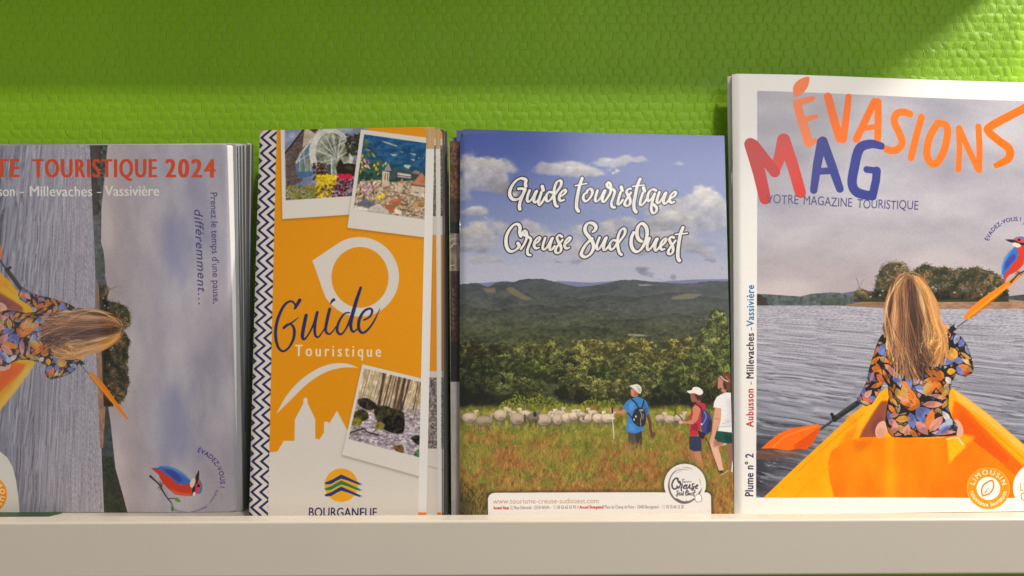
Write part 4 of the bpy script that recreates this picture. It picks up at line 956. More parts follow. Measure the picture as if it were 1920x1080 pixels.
    cv.stroke(a([(285, 440), (230, 455), (170, 435), (125, 425)]), [6, 5.5, 4.6, 5], (204, 130, 100)); cv.ell(*a([(122, 425)])[0], 3.4, 4.4, (214, 146, 116)); cv.stroke(a([(132, 395), (136, 465)]), 3, (44, 40, 40), curve=False)
    cv.poly(a([(440, 420), (520, 390), (575, 440), (590, 560), (560, 640), (490, 650), (430, 600), (400, 520)]), (48, 48, 50), curve=True)
    cv.stroke(a([(395, 280), (450, 330), (490, 400)]), 2.4, (36, 38, 46)); cv.stroke(a([(560, 300), (545, 360), (530, 400)]), 2.4, (36, 38, 60)); cv.stroke(a([(345, 470), (390, 520), (430, 600)]), 2, (40, 40, 44))
    cv.stroke(a([(500, 420), (530, 500), (515, 560), (520, 640)]), 1.4, (160, 156, 150)); cv.poly(a([(500, 415), (550, 412), (552, 440), (505, 440)]), (150, 146, 140)); cv.ell(*a([(452, 512)])[0], 1.6, 2.2, (214, 206, 200)); cv.ell(*a([(428, 553)])[0], 1.4, 2, (220, 210, 200)); cv.poly(a([(545, 470), (560, 480), (550, 560), (538, 550)]), (130, 126, 122))
    cv.poly(a([(388, 140), (450, 150), (480, 200), (470, 240), (420, 245), (390, 230), (382, 180)]), (206, 134, 104), curve=True); cv.poly(a([(430, 170), (480, 190), (475, 240), (430, 230)]), (150, 92, 74), .8, soft=1)
    cv.poly(a([(372, 98), (430, 80), (470, 74), (520, 110), (528, 160), (512, 205), (480, 190), (440, 150), (395, 120)]), (228, 222, 208), curve=True); cv.poly(a([(470, 120), (520, 130), (508, 195), (480, 165)]), (180, 172, 160), .8, soft=1); cv.ell(*a([(470, 110)])[0], 1, .8, (90, 84, 80))
    b = zoomed(1260, 690, 5.143)
    cv.stroke(b([(325, 670), (380, 790), (460, 1030)]), 1.6, (70, 56, 40)); cv.stroke(b([(60, 450), (100, 500), (40, 520)]), 2, (80, 76, 50))
    cv.poly(b([(165, 660), (285, 660), (285, 800), (200, 805), (170, 780)]), (52, 58, 82)); cv.poly(b([(170, 790), (210, 800), (215, 880), (190, 890)]), (170, 112, 88)); cv.poly(b([(215, 805), (270, 805), (300, 930), (290, 980), (250, 960), (225, 880)]), (196, 128, 96))
    cv.poly(b([(215, 350), (260, 325), (320, 345), (330, 400), (290, 500), (260, 640), (240, 655), (170, 655), (175, 560), (165, 470), (190, 420)]), (196, 48, 66)); cv.poly(b([(190, 540), (250, 530), (245, 610), (185, 600)]), (130, 34, 50), .7, soft=1.5)
    cv.poly(b([(200, 380), (240, 350), (275, 400), (250, 500), (200, 545), (130, 535), (80, 535), (85, 510), (150, 515), (190, 500), (205, 440)]), (206, 134, 100)); cv.ell(*b([(85, 522)])[0], 4, 3.4, (222, 176, 150))
    cv.poly(b([(300, 405), (350, 430), (385, 500), (380, 600), (330, 640), (290, 610), (280, 500)]), (66, 66, 132), curve=True); cv.poly(b([(250, 600), (330, 635), (300, 690), (260, 660)]), (50, 40, 44)); cv.poly(b([(350, 490), (388, 510), (375, 620), (330, 620)]), (44, 40, 60), .8, soft=1); cv.stroke(b([(310, 420), (330, 470), (300, 540)]), 1.4, (150, 156, 190)); cv.ell(*b([(287, 542)])[0], 1.5, 2, (226, 224, 226))
    cv.stroke(b([(230, 350), (285, 390), (290, 470)]), 2, (44, 36, 46))
    cv.poly(b([(180, 250), (240, 250), (285, 270), (275, 330), (225, 330), (190, 320)]), (156, 92, 76), curve=True); cv.poly(b([(215, 250), (285, 255), (290, 320), (245, 310)]), (60, 42, 38), .9, soft=1)
    cv.poly(b([(146, 222), (190, 212), (205, 188), (250, 184), (290, 210), (300, 240), (270, 262), (215, 244), (170, 245)]), (240, 234, 226), curve=True)
    cv.poly(b([(525, 720), (585, 720), (600, 1000), (570, 1020), (545, 900)]), (150, 100, 84)); cv.poly(b([(415, 680), (540, 690), (520, 740), (450, 765), (470, 850), (490, 960), (500, 1000), (460, 1000), (420, 900), (380, 780), (370, 720)]), (232, 178, 152), curve=True); cv.poly(b([(400, 690), (520, 700), (480, 750), (400, 760)]), (150, 90, 74), .7, soft=2)
    cv.poly(b([(450, 990), (500, 985), (500, 1020), (460, 1030)]), (70, 50, 46)); cv.stroke(b([(465, 1035), (540, 990)]), 1.6, (210, 200, 186), curve=False); cv.poly(b([(580, 900), (600, 900), (600, 1010), (570, 1000)]), (240, 236, 230))
    cv.poly(b([(430, 610), (600, 620), (600, 720), (540, 730), (440, 710), (410, 680)]), (30, 78, 66)); cv.poly(b([(500, 640), (590, 650), (590, 715), (520, 710)]), (24, 52, 50), .7, soft=2)
    cv.poly(b([(470, 255), (520, 235), (600, 240), (600, 625), (440, 605), (470, 500), (475, 390), (400, 380), (405, 330), (430, 280)]), (238, 234, 232)); cv.poly(b([(520, 300), (590, 300), (590, 560), (480, 560), (540, 460)]), (206, 200, 210), .6, soft=4); cv.stroke(b([(450, 570), (580, 560)]), 1.4, (190, 186, 190)); cv.stroke(b([(480, 540), (590, 500)]), 1.4, (200, 196, 200))
    cv.poly(b([(415, 385), (475, 390), (470, 500), (430, 600), (410, 670), (395, 720), (365, 735), (362, 700), (385, 640), (395, 520)]), (220, 160, 132)); cv.stroke(b([(410, 490), (460, 490)]), 1.2, (150, 90, 74), .6)
    cv.poly(b([(450, 90), (500, 80), (525, 150), (520, 235), (480, 230), (475, 190), (445, 200), (442, 140)]), (196, 128, 104), curve=True); cv.poly(b([(460, 90), (500, 62), (560, 60), (585, 100), (580, 200), (545, 210), (500, 190), (490, 120)]), (112, 66, 44), curve=True); cv.stroke(b([(470, 80), (500, 110), (540, 130)]), 1.8, (220, 210, 214)); cv.stroke(b([(520, 80), (560, 130)]), 1.6, (196, 120, 70)); cv.poly(b([(490, 140), (520, 150), (525, 215), (500, 200)]), (54, 36, 36), .9, soft=1)
    def feet(x0, x1, y0, y1, n):                                 # grass in front of the walkers' feet
        x = rs.uniform(x0, x1, n); y = rs.uniform(y0, y1, n); ln = rs.uniform(6, 15, n); kk = np.linspace(0, 1, 5)[None, :]
        cv.threads(np.stack([x[:, None] + rs.normal(0, 3, n)[:, None] * kk ** 1.5, y[:, None] - ln[:, None] * kk], -1), np.array([(160, 142, 60), (140, 128, 50), (178, 122, 60)])[rs.randint(3, size=n)] * rs.uniform(.8, 1.15, (n, 1)), .8)
    feet(1168, 1212, 838, 864, 150); feet(1296, 1325, 872, 900, 90); feet(1338, 1380, 890, 906, 60)
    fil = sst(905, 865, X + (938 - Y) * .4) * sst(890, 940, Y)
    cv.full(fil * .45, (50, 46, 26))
    cv.img *= (.965 + .07 * fbm(X / 1.7, Y / 1.7, 2, 77))[..., None]
    # address panel and badge with a soft printed edge
    panel = [(915, 1000), (915, 934), (917, 929), (922, 925), (928, 924), (1326, 923), (1331, 926), (1333, 931), (1334, 1000)]
    cv.poly([(x - (4 if x < 1000 else -4), y - 3) for x, y in panel], (40, 34, 30), .6, soft=3.5); cv.ell(1284.5, 909, 42, 42, (40, 36, 34), .6, soft=3.5)
    WH = (234, 228, 222)
    cv.poly(panel, WH); cv.ell(1284.5, 908.5, 39.2, 39, WH)
    z = zoomed(1230, 860, 10.8)
    GR = (112, 98, 108)
    cv.poly(z([(440, 225), (360, 270), (290, 370), (250, 500), (250, 620), (290, 730), (360, 820), (460, 890), (560, 915), (660, 900), (740, 860), (790, 820), (770, 800), (700, 840), (640, 860), (615, 838), (600, 862), (520, 850), (440, 810), (380, 790), (340, 740), (300, 660), (280, 560), (285, 450), (330, 340), (400, 260)]), GR, curve=True)
    cv.stroke(z([(440, 235), (540, 215), (670, 235)]), [1.2, .9, .3], GR); cv.stroke(z([(540, 178), (640, 180), (740, 220)]), [.4, 1.0, .3], GR); cv.stroke(z([(390, 220), (470, 180)]), .6, GR, .7); cv.stroke(z([(410, 300), (520, 240)]), .6, GR, .7)
    cv.poly(z([(935, 570), (915, 650), (880, 725), (855, 700), (900, 640)]), (90, 80, 92)); cv.stroke(z([(870, 390), (895, 460), (903, 540)]), [.3, 1, .4], GR, .8)
    cv.poly(z([(850, 715), (890, 730), (925, 770), (920, 860), (880, 870), (835, 880), (800, 850), (790, 780), (810, 735)]), (242, 238, 232), curve=True); cv.stroke(z([(850, 715), (890, 730), (922, 770), (920, 860), (880, 868), (840, 880), (800, 850), (785, 790), (815, 735), (850, 715)]), .9, GR)
    DK = (72, 64, 76)
    for p, w in (([(455, 470), (440, 430), (445, 405), (400, 400), (350, 450), (325, 530), (345, 600), (390, 615), (435, 580), (425, 560)], 2.9), ([(455, 600), (490, 540), (495, 480), (475, 460), (470, 490), (530, 530), (510, 600), (520, 655)], 2.4), ([(550, 580), (600, 550), (600, 530), (565, 560), (555, 600), (600, 600)], 2),
                 ([(630, 530), (620, 600), (650, 590), (680, 530)], 2), ([(690, 530), (680, 600), (720, 590)], 2), ([(770, 510), (740, 510), (735, 550), (765, 590), (750, 635), (720, 625), (780, 560)], 2), ([(800, 580), (845, 545), (830, 530), (805, 560), (805, 600), (840, 600)], 2),
                 ([(455, 660), (430, 650), (425, 680), (450, 720), (430, 760), (410, 740), (470, 690)], 1.3), ([(480, 690), (475, 740), (500, 730), (510, 690), (508, 735)], 1.3), ([(540, 700), (520, 730), (545, 735), (560, 660), (550, 745)], 1.3), ([(620, 640), (598, 700), (612, 745), (640, 720), (650, 660), (625, 635), (620, 690)], 1.6),
                 ([(655, 690), (650, 735), (675, 700), (672, 735)], 1.3), ([(690, 720), (705, 700), (690, 705), (692, 735), (710, 730)], 1.2), ([(735, 690), (725, 705), (740, 730), (722, 740)], 1.2), ([(790, 640), (765, 700), (770, 760)], 1.8), ([(745, 690), (800, 680)], 1.0),
                 ([(530, 425), (580, 415)], .9), ([(552, 420), (540, 490)], 1.1), ([(575, 460), (568, 485), (590, 470), (592, 485), (620, 460), (640, 480), (660, 460), (680, 475), (715, 460)], .9)):
        cv.stroke(z(p), w, DK)
    cv.text('www.tourisme-creuse-sudouest.com', 924.5, 944.5, 1124, 944, 9.4, (182, 140, 120), bold=-.012)
    k = 955.2
    for s, x0, x1, c, bo in (('Accueil Ahun', 925, 954, (184, 62, 50), .015), ('12, Place Defumade – 23150 AHUN –', 956, 1034, (104, 92, 98), -.002), ('Tél.', 1037, 1044, (190, 140, 124), 0), ('05 55 62 55 93', 1045, 1080, (96, 84, 92), 0), ('//', 1082, 1086, (184, 62, 50), 0), ('Accueil Bourganeuf', 1087, 1132, (184, 62, 50), .015),
                             ('Place du Champ de Foire – 23400 Bourganeuf –', 1134, 1239, (104, 92, 98), -.002), ('Tél.', 1241, 1248, (190, 140, 124), 0), ('05 55 64 12 20', 1249, 1282, (96, 84, 92), 0)):
        cv.text(s, x0, k - .006 * (x0 - 925), x1, k - .006 * (x1 - 925), 6.0, c, bold=bo)
    script_title(cv)

def paint_brown_booklet(cv):
    X, Y = cv.PX, cv.PY
    n = fbm(X / 3.2, Y / 4.5, 4, 5, .7)[..., None]; m = fbm(X / 7, Y / 16, 3, 9)[..., None]
    c = np.array((104, 68, 42)) + (n - .5) * 150
    c = np.where((Y > 372)[..., None], np.array((70, 46, 34)) + (n - .5) * 60, c)
    c = np.where((Y > 416)[..., None], np.array((22, 30, 26)) + (n - .5) * 16, c)
    c = np.where((Y > 438)[..., None], np.array((150, 132, 120)) + (m - .5) * 150, c)
    c = np.where((Y > 508)[..., None], np.array((60, 40, 30)) + (n - .5) * 90, c)
    c = np.where((Y > 640)[..., None], np.array((30, 26, 24)) + (n - .5) * 30, c)
    c = np.where((Y > 716)[..., None], np.array((176, 168, 164)) + (m - .5) * 26, c)
    cv.full(np.ones_like(X), np.clip(c, 8, 230))
    for k in range(9): cv.stroke([(846, 540 + 9 * k), (851, 543 + 9 * k), (848, 546 + 9 * k)], 1.2, (150, 130, 110), .8)
    cv.stroke([(843, 452), (848, 448), (858, 447)], 1.6, (206, 196, 186)); cv.stroke([(843, 466), (850, 458), (858, 457)], 1.6, (210, 200, 190)); cv.stroke([(844, 498), (852, 497)], 1.4, (214, 208, 200))
    cv.poly([(840, 255), (842.6, 255), (846.5, 965), (840, 965)], (206, 198, 190))

# ------------------------------------------------------------------ materials
def new_mat(name):
    m = bpy.data.materials.new(name); m.use_nodes = True
    nt = m.node_tree
    return m, nt, nt.nodes['Principled BSDF']
def mth(nt, op, a, b=None, c=None):
    n = nt.nodes.new('ShaderNodeMath'); n.operation = op
    for i, v in enumerate((a, b, c)):
        if v is None: continue
        if isinstance(v, (int, float)): n.inputs[i].default_value = v
        else: nt.links.new(v, n.inputs[i])
    return n.outputs[0]
def noise(nt, scale, detail=3, vec=None, rough=.5):
    n = nt.nodes.new('ShaderNodeTexNoise'); n.inputs['Scale'].default_value = scale; n.inputs['Detail'].default_value = detail; n.inputs['Roughness'].default_value = rough
    if vec is None: vec = nt.nodes.new('ShaderNodeTexCoord').outputs['Object']
    nt.links.new(vec, n.inputs['Vector'])
    return n.outputs[0]
def bump(nt, b, height, dist, strength=1.0):
    n = nt.nodes.new('ShaderNodeBump'); n.inputs['Distance'].default_value = dist; n.inputs['Strength'].default_value = strength
    nt.links.new(height, n.inputs['Height']); nt.links.new(n.outputs[0], b.inputs['Normal'])

def mat_wallpaper():
    """painted glass-fibre wall covering: staggered rows of woven cells"""
    m, nt, b = new_mat('green_woven_wallpaper')
    tc = nt.nodes.new('ShaderNodeTexCoord').outputs['Object']
    wob = nt.nodes.new('ShaderNodeTexNoise'); wob.inputs['Scale'].default_value = 90; wob.inputs['Detail'].default_value = 2
    nt.links.new(tc, wob.inputs['Vector'])
    sp = nt.nodes.new('ShaderNodeSeparateXYZ'); nt.links.new(tc, sp.inputs[0])
    ws = nt.nodes.new('ShaderNodeSeparateColor'); nt.links.new(wob.outputs['Color'], ws.inputs[0])
    u = mth(nt, 'ADD', mth(nt, 'DIVIDE', sp.outputs[0], .0071), mth(nt, 'MULTIPLY', mth(nt, 'SUBTRACT', ws.outputs[0], .5), 1.2))
    v = mth(nt, 'ADD', mth(nt, 'DIVIDE', sp.outputs[2], .0055), mth(nt, 'MULTIPLY', mth(nt, 'SUBTRACT', ws.outputs[1], .5), .85))
    row = mth(nt, 'FLOOR', v); fv = mth(nt, 'FRACT', v)
    rn = nt.nodes.new('ShaderNodeTexWhiteNoise'); rn.noise_dimensions = '1D'; nt.links.new(row, rn.inputs['W'])
    u2 = mth(nt, 'ADD', u, mth(nt, 'ADD', mth(nt, 'MULTIPLY', mth(nt, 'MODULO', row, 2.0), .5), mth(nt, 'MULTIPLY', rn.outputs[0], .30)))
    fu = mth(nt, 'FRACT', u2)
    cell = nt.nodes.new('ShaderNodeTexWhiteNoise'); cell.noise_dimensions = '2D'
    cv = nt.nodes.new('ShaderNodeCombineXYZ'); nt.links.new(mth(nt, 'FLOOR', u2), cv.inputs[0]); nt.links.new(row, cv.inputs[1]); nt.links.new(cv.outputs[0], cell.inputs['Vector'])
    # a cell: steep edge at one side, long slope to the other, humped upwards
    hu = mth(nt, 'MULTIPLY', mth(nt, 'POWER', mth(nt, 'SINE', mth(nt, 'MULTIPLY', mth(nt, 'POWER', fu, .85), math.pi)), .6), 1.0)
    hv = mth(nt, 'ADD', .62, mth(nt, 'MULTIPLY', mth(nt, 'SINE', mth(nt, 'MULTIPLY', mth(nt, 'POWER', fv, 1.25), math.pi)), .38))
    h = mth(nt, 'MULTIPLY', mth(nt, 'MULTIPLY', hu, hv), mth(nt, 'ADD', .6, mth(nt, 'MULTIPLY', cell.outputs[0], .6)))
    # twist threads: fine grooves between neighbouring cells
    gr = mth(nt, 'SUBTRACT', 1.0, mth(nt, 'MINIMUM', mth(nt, 'MULTIPLY', mth(nt, 'ABSOLUTE', mth(nt, 'SUBTRACT', fu, .04)), 16.0), 1.0))
    n1 = noise(nt, 260, 3, tc); n2 = noise(nt, 900, 2, tc)
    h = mth(nt, 'ADD', h, mth(nt, 'MULTIPLY', gr, .42))
    h = mth(nt, 'ADD', h, mth(nt, 'ADD', mth(nt, 'MULTIPLY', n1, .75), mth(nt, 'MULTIPLY', n2, .12)))
    bump(nt, b, h, .00066, .8)
    ramp = nt.nodes.new('ShaderNodeMix'); ramp.data_type = 'RGBA'
    nt.links.new(noise(nt, 30, 4, tc), ramp.inputs[0])
    ramp.inputs[6].default_value = (.255, .505, .010, 1); ramp.inputs[7].default_value = (.29, .54, .014, 1)
    big = nt.nodes.new('ShaderNodeMix'); big.data_type = 'RGBA'; big.blend_type = 'MULTIPLY'; big.inputs[0].default_value = 1
    val = nt.nodes.new('ShaderNodeMapRange'); nt.links.new(noise(nt, 7, 5, tc, .6), val.inputs[0]); val.inputs[1].default_value = .3; val.inputs[2].default_value = .7; val.inputs[3].default_value = .90; val.inputs[4].default_value = 1.06
    nt.links.new(ramp.outputs[2], big.inputs[6]); nt.links.new(val.outputs[0], big.inputs[7])
    nt.links.new(big.outputs[2], b.inputs['Base Color'])
    b.inputs['Roughness'].default_value = .46; b.inputs['Specular IOR Level'].default_value = .30
    return m

def mat_print(name, im, rough, gain=1.16, grain=.00002, spec=.5, gscale=2600):
    """coated paper carrying a picture that was painted in memory"""
    m, nt, b = new_mat(name)
    t = nt.nodes.new('ShaderNodeTexImage'); t.image = im; t.interpolation = 'Linear'; t.extension = 'EXTEND'
    g = nt.nodes.new('ShaderNodeMix'); g.data_type = 'RGBA'; g.blend_type = 'MULTIPLY'; g.inputs[0].default_value = 1
    nt.links.new(t.outputs[0], g.inputs[6]); g.inputs[7].default_value = (gain, gain, gain, 1)
    nt.links.new(g.outputs[2], b.inputs['Base Color'])
    b.inputs['Roughness'].default_value = rough; b.inputs['Specular IOR Level'].default_value = spec
    bump(nt, b, noise(nt, gscale, 2), grain, 1.0)
    return m

def mat_plain(name, col, rough=.5, vary=.06, scale=60, grain=0, gscale=900, metal=0.0):
    m, nt, b = new_mat(name)
    mx = nt.nodes.new('ShaderNodeMix'); mx.data_type = 'RGBA'
    nt.links.new(noise(nt, scale, 4), mx.inputs[0])
    mx.inputs[6].default_value = tuple(c * (1 - vary) for c in col) + (1,); mx.inputs[7].default_value = tuple(min(1, c * (1 + vary)) for c in col) + (1,)
    nt.links.new(mx.outputs[2], b.inputs['Base Color'])
    b.inputs['Roughness'].default_value = rough; b.inputs['Metallic'].default_value = metal
    if grain: bump(nt, b, noise(nt, gscale, 3), grain, 1.0)
    return m

def mat_pages(name, col=(.78, .77, .74), period=.00022):
    """the cut edge of a block of pages: fine layers, slightly uneven"""
    m, nt, b = new_mat(name)
    tc = nt.nodes.new('ShaderNodeTexCoord').outputs['Object']
    mp = nt.nodes.new('ShaderNodeMapping'); mp.inputs['Scale'].default_value = (1 / period * .35, 1 / period, 4)
    nt.links.new(tc, mp.inputs[0])
    n = noise(nt, 1.0, 2, mp.outputs[0])
    mx = nt.nodes.new('ShaderNodeMix'); mx.data_type = 'RGBA'; nt.links.new(n, mx.inputs[0])
    mx.inputs[6].default_value = tuple(c * .72 for c in col) + (1,); mx.inputs[7].default_value = tuple(min(.9, c * 1.1) for c in col) + (1,)
    nt.links.new(mx.outputs[2], b.inputs['Base Color']); b.inputs['Roughness'].default_value = .6
    return m

# ------------------------------------------------------------------ mesh helpers
def link(name, verts, faces, mats, parent=None, smooth_faces=None, uvs=None, mat_idx=None):
    me = bpy.data.meshes.new(name)
    me.from_pydata(verts, [], faces)
    for m in (mats if isinstance(mats, list) else [mats]): me.materials.append(m)
    if mat_idx is not None: me.polygons.foreach_set('material_index', mat_idx)
    if smooth_faces is not None: me.polygons.foreach_set('use_smooth', smooth_faces)
    if uvs is not None:
        l = me.uv_layers.new(name='print')
        vi = np.zeros(len(me.loops), np.int32); me.loops.foreach_get('vertex_index', vi)
        l.data.foreach_set('uv', np.asarray(uvs, np.float32)[vi].ravel())
    me.validate(); me.update()
    o = bpy.data.objects.new(name, me); C.objects.link(o)
    if parent: o.parent = parent; o.matrix_parent_inverse = parent.matrix_world.inverted()
    return o

def box(name, x0, x1, y0, y1, z0, z1, mat, parent=None, bev=0.0, seg=3, rot=0.0, pivot=(0, 0, 0)):
    import bmesh
    bm = bmesh.new()
    bmesh.ops.create_cube(bm, size=1)
    for v in bm.verts: v.co = ((x0 + x1) / 2 + v.co.x * (x1 - x0), (y0 + y1) / 2 + v.co.y * (y1 - y0), (z0 + z1) / 2 + v.co.z * (z1 - z0))
    if bev: bmesh.ops.bevel(bm, geom=bm.edges[:], offset=bev, segments=seg, affect='EDGES', profile=.5)
    if rot:
        from mathutils import Matrix
        bmesh.ops.rotate(bm, verts=bm.verts, cent=pivot, matrix=Matrix.Rotation(-rot, 3, 'Y'))
    me = bpy.data.meshes.new(name); bm.to_mesh(me); bm.free()
    big = max(p.area for p in me.polygons)
    for p in me.polygons: p.use_smooth = bool(bev) and p.area < big * .02
    me.materials.append(mat)
    o = bpy.data.objects.new(name, me); C.objects.link(o)
    if parent: o.parent = parent; o.matrix_parent_inverse = parent.matrix_world.inverted()
    return o

def tag(o, label, cat, group=None):
    o['label'] = label; o['category'] = cat
    if group: o['group'] = group
    return o
def thing(name, loc, label, cat, group=None):
    o = bpy.data.objects.new(name, None); o.empty_display_size = .02; o.location = loc
    C.objects.link(o); bpy.context.view_layer.update()
    return tag(o, label, cat, group)

class Sheet:
    """a leaning rectangle of paper given by its two side edges (top and lower picture points)"""
    def __init__(self, plane, left, right, canvas_of=None):
        self.pl = plane
        self.lt, self.lb = plane.edge(*left); self.rt, self.rb = plane.edge(*right)
    def quad(self): return [self.lt, self.rt, self.rb, self.lb]
    def at(self, s, t):
        l = self.lt + (self.lb - self.lt) * t; r = self.rt + (self.rb - self.rt) * t
        return l + (r - l) * s
    def foot(self): 
        m = (self.lb + self.rb) / 2
        return self.pl.world(m[0], m[1])

def slab(name, sh, c0, c1, mats, parent=None, canvas=None, nx=24, nz=30, bow=None, rnd=0.0, inset=(0, 0, 0, 0), crown=None):
    """solid sheet between normal offsets c0 (back) and c1 (front); bow(s,t) bends it; rnd rounds its corners (m)"""
    L, R = sh.lt + 0, sh.rt + 0
    H = float(np.hypot(*(sh.lb - sh.lt))); W = float(np.hypot(*(sh.rt - sh.lt)))
    ts = np.linspace(0, 1, nz + 1)
    if rnd:
        e = (rnd / H) * (1 - np.cos(np.linspace(0, math.pi / 2, 7)))
        ts = np.unique(np.round(np.concatenate([e, ts[(ts > rnd / H) & (ts < 1 - rnd / H)], 1 - e]), 7))
    il, ir, it, ib = inset
    ts = it / H + ts * (1 - (it + ib) / H)
    ss = np.linspace(0, 1, nx + 1)
    if bow: ss = np.unique(np.concatenate([np.linspace(0, .06, 7), ss, np.linspace(.94, 1, 7)]))
    NX = len(ss) - 1; NZ = len(ts) - 1
    V, UV = [], []
    for side in (1, 0):
        for t in ts:
            d = min(t, 1 - t) * H
            ins = rnd - math.sqrt(max(0, rnd * rnd - (rnd - d) ** 2)) if rnd and d < rnd else 0
            for s in ss:
                q = sh.at((il + ins) / W + s * (1 - (2 * ins + il + ir) / W), t)
                if crown: q = q + np.array([0, np.interp(s, *crown) * (1 - t)])
                c = (c1 if side else c0) + (bow(s, t) if bow else 0)
                V.append(sh.pl.world(q[0], q[1], c))
                if canvas is not None: UV.append(((q[0] - canvas.a0) / (canvas.a1 - canvas.a0), (q[1] - canvas.b0) / (canvas.b1 - canvas.b0)))
                else: UV.append((s, 1 - t))
    Fs, mi, sm = [], [], []
    w = NX + 1; n1 = w * (NZ + 1)
    for j in range(NZ):
        for i in range(NX):
            a = j * w + i
            Fs.append((a, a + w, a + w + 1, a + 1)); mi.append(0); sm.append(True)
            b = n1 + a
            Fs.append((b, b + 1, b + w + 1, b + w)); mi.append(1); sm.append(True)
    def rim(idx):
        for a, b in zip(idx[:-1], idx[1:]):
            k = len(V)
            for q in (a, b, n1 + b, n1 + a): V.append(V[q]); UV.append(UV[q])
            Fs.append((k, k + 1, k + 2, k + 3)); mi.append(1); sm.append(False)
    rim(list(range(0, w))); rim([j * w + NX for j in range(NZ + 1)]); rim(list(range(NZ * w, NZ * w + w))[::-1]); rim([j * w for j in range(NZ + 1)][::-1])
    return link(name, V, Fs, mats, parent, sm, UV, mi)

def wire_staple(pl, x, y0, y1, c, parent, mat, r=.00028):
    """bent wire: a straight back with two short legs going into the spine"""
    a0, b0 = pl.px2loc(x[0], y0); a1, b1 = pl.px2loc(x[1], y1)
    pts = [np.array(pl.world(a0, b0, c - .0016)), np.array(pl.world(a0, b0, c)), np.array(pl.world((a0 + a1) / 2, (b0 + b1) / 2, c + .0001)), np.array(pl.world(a1, b1, c)), np.array(pl.world(a1, b1, c - .0016))]
    V, Fs, k = [], [], 8
    for i, p in enumerate(pts):
        d = pts[min(i + 1, 4)] - pts[max(i - 1, 0)]; d /= np.linalg.norm(d)
        e = np.cross(d, pl.u); 
        e /= np.linalg.norm(e); f = np.cross(d, e)
        for q in range(k):
            t = 2 * math.pi * q / k; V.append(tuple(p + r * (e * math.cos(t) + f * math.sin(t))))
    for i in range(4):
        for q in range(k): Fs.append((i * k + q, i * k + (q + 1) % k, (i + 1) * k + (q + 1) % k, (i + 1) * k + q))
    Fs.append(tuple(range(k))[::-1]); Fs.append(tuple(range(4 * k, 5 * k)))
    return link('staple', V, Fs, mat, parent, [True] * len(Fs))

# ------------------------------------------------------------------ the setting
M_WALL = mat_wallpaper()
M_RAIL = mat_plain('cream_lacquered_board', (.66, .59, .495), .32, .035, 18, .00003, 300)
M_PAPER = mat_plain('white_paper', (.74, .73, .70), .5, .03, 40, .00001, 1500)
M_BACK = mat_plain('grey_printed_paper', (.36, .37, .39), .45, .05, 40)
M_STEEL = mat_plain('steel_wire', (.62, .60, .58), .28, .05, 200, metal=1.0)
M_PAGES = mat_pages('page_edges')
M_SHADE_PAGES = mat_pages('shade_toned_page_edges', (.10, .095, .085))  # shade of the gap beside the leaflets, put into the page colour

wall = link('wall', [(-1.2, WALL_Y, .6), (1.4, WALL_Y, .6), (1.4, WALL_Y, 2.0), (-1.2, WALL_Y, 2.0)], [(0, 1, 2, 3)], M_WALL)
wall['kind'] = 'structure'

LIP_B, LIP_F = -.003, -.0152
_nt = M_RAIL.node_tree; _b = _nt.nodes['Principled BSDF']                   # faint scuffs and smears on the lacquer
_sm = _nt.nodes.new('ShaderNodeMapRange'); _nt.links.new(noise(_nt, 42, 6, None, .7), _sm.inputs[0]); _sm.inputs[1].default_value = .35; _sm.inputs[2].default_value = .75; _sm.inputs[3].default_value = .24; _sm.inputs[4].default_value = .46
_nt.links.new(_sm.outputs[0], _b.inputs['Roughness'])
shelf = thing('display_shelf', (0, 0, LIP_Z - .031), 'cream lacquered display rail along the bottom, carrying all the brochures behind its raised lip', 'display shelf')
box('front_lip', -.52, .62, LIP_F, LIP_B, LIP_Z - .0300, LIP_Z, M_RAIL, shelf, .0013, 4, TILT, (0, 0, LIP_Z))
box('floor_board', -.52, .62, LIP_B + .0002, WALL_Y - .0005, LIP_Z - .018, LIP_Z - FLOOR_DROP, M_RAIL, shelf, .0004, 2, TILT, (0, 0, LIP_Z))
up = box('upper_shelf', -.85, .321, -.022, WALL_Y - .0005, CAM_Z + .2025, CAM_Z + .2205, M_RAIL, None, .0009, 3)
up['kind'] = 'structure'

# ------------------------------------------------------------------ brochures
def floor_off(x): return .0005
# --- magazine (two copies)
G_MAG = 'touring magazines at the right end'
plm = Plane(.004, 4.2, 3.0)
mag = Sheet(plm, ((1374, 138), (1379, 961)), ((2092, 159), (2106, 955)))
cm = Canvas(plm, mag.quad()); paint_magazine(cm)
M_MAG = mat_print('magazine_print', cm.image('magazine_art', 1), .26, 1.05, .000014, .32)
bow_m = lambda s, t: -.0016 * max(0, 1 - s / .012) ** 2 + .0009 * math.sin(s * 7 + 1 + t) * min(1, s * 6) + .0006 * math.sin(t * 4 + s * 5)
m1 = thing('magazine', mag.foot(), 'large touring magazine with a woman in a yellow kayak under orange title letters, frontmost', 'magazine', G_MAG)
slab('cover', mag, -.0003, 0, [M_MAG, M_PAPER], m1, cm, bow=bow_m)
slab('pages', mag, -.0030, -.00035, [M_PAPER, M_PAGES], m1, bow=bow_m, inset=(.0006, .0006, .0002, .0002))
wire_staple(plm, (1372.6, 1372.9), 320, 362, -.0009, m1, M_STEEL)
plm2 = Plane(.0085, 4.2, 3.0)
mag2 = Sheet(plm2, ((1365.5, 142), (1376.5, 961)), ((2085, 164), (2100, 955)))
m2 = thing('magazine', mag2.foot(), 'second touring magazine behind the kayak one, only its pale spine strip showing at the left', 'magazine', G_MAG)
slab('cover', mag2, -.0003, 0, [M_PAPER, M_PAPER], m2, bow=bow_m)
slab('pages', mag2, -.0030, -.00035, [M_PAPER, M_PAGES], m2, bow=bow_m, inset=(.0006, .0006, .0002, .0002))

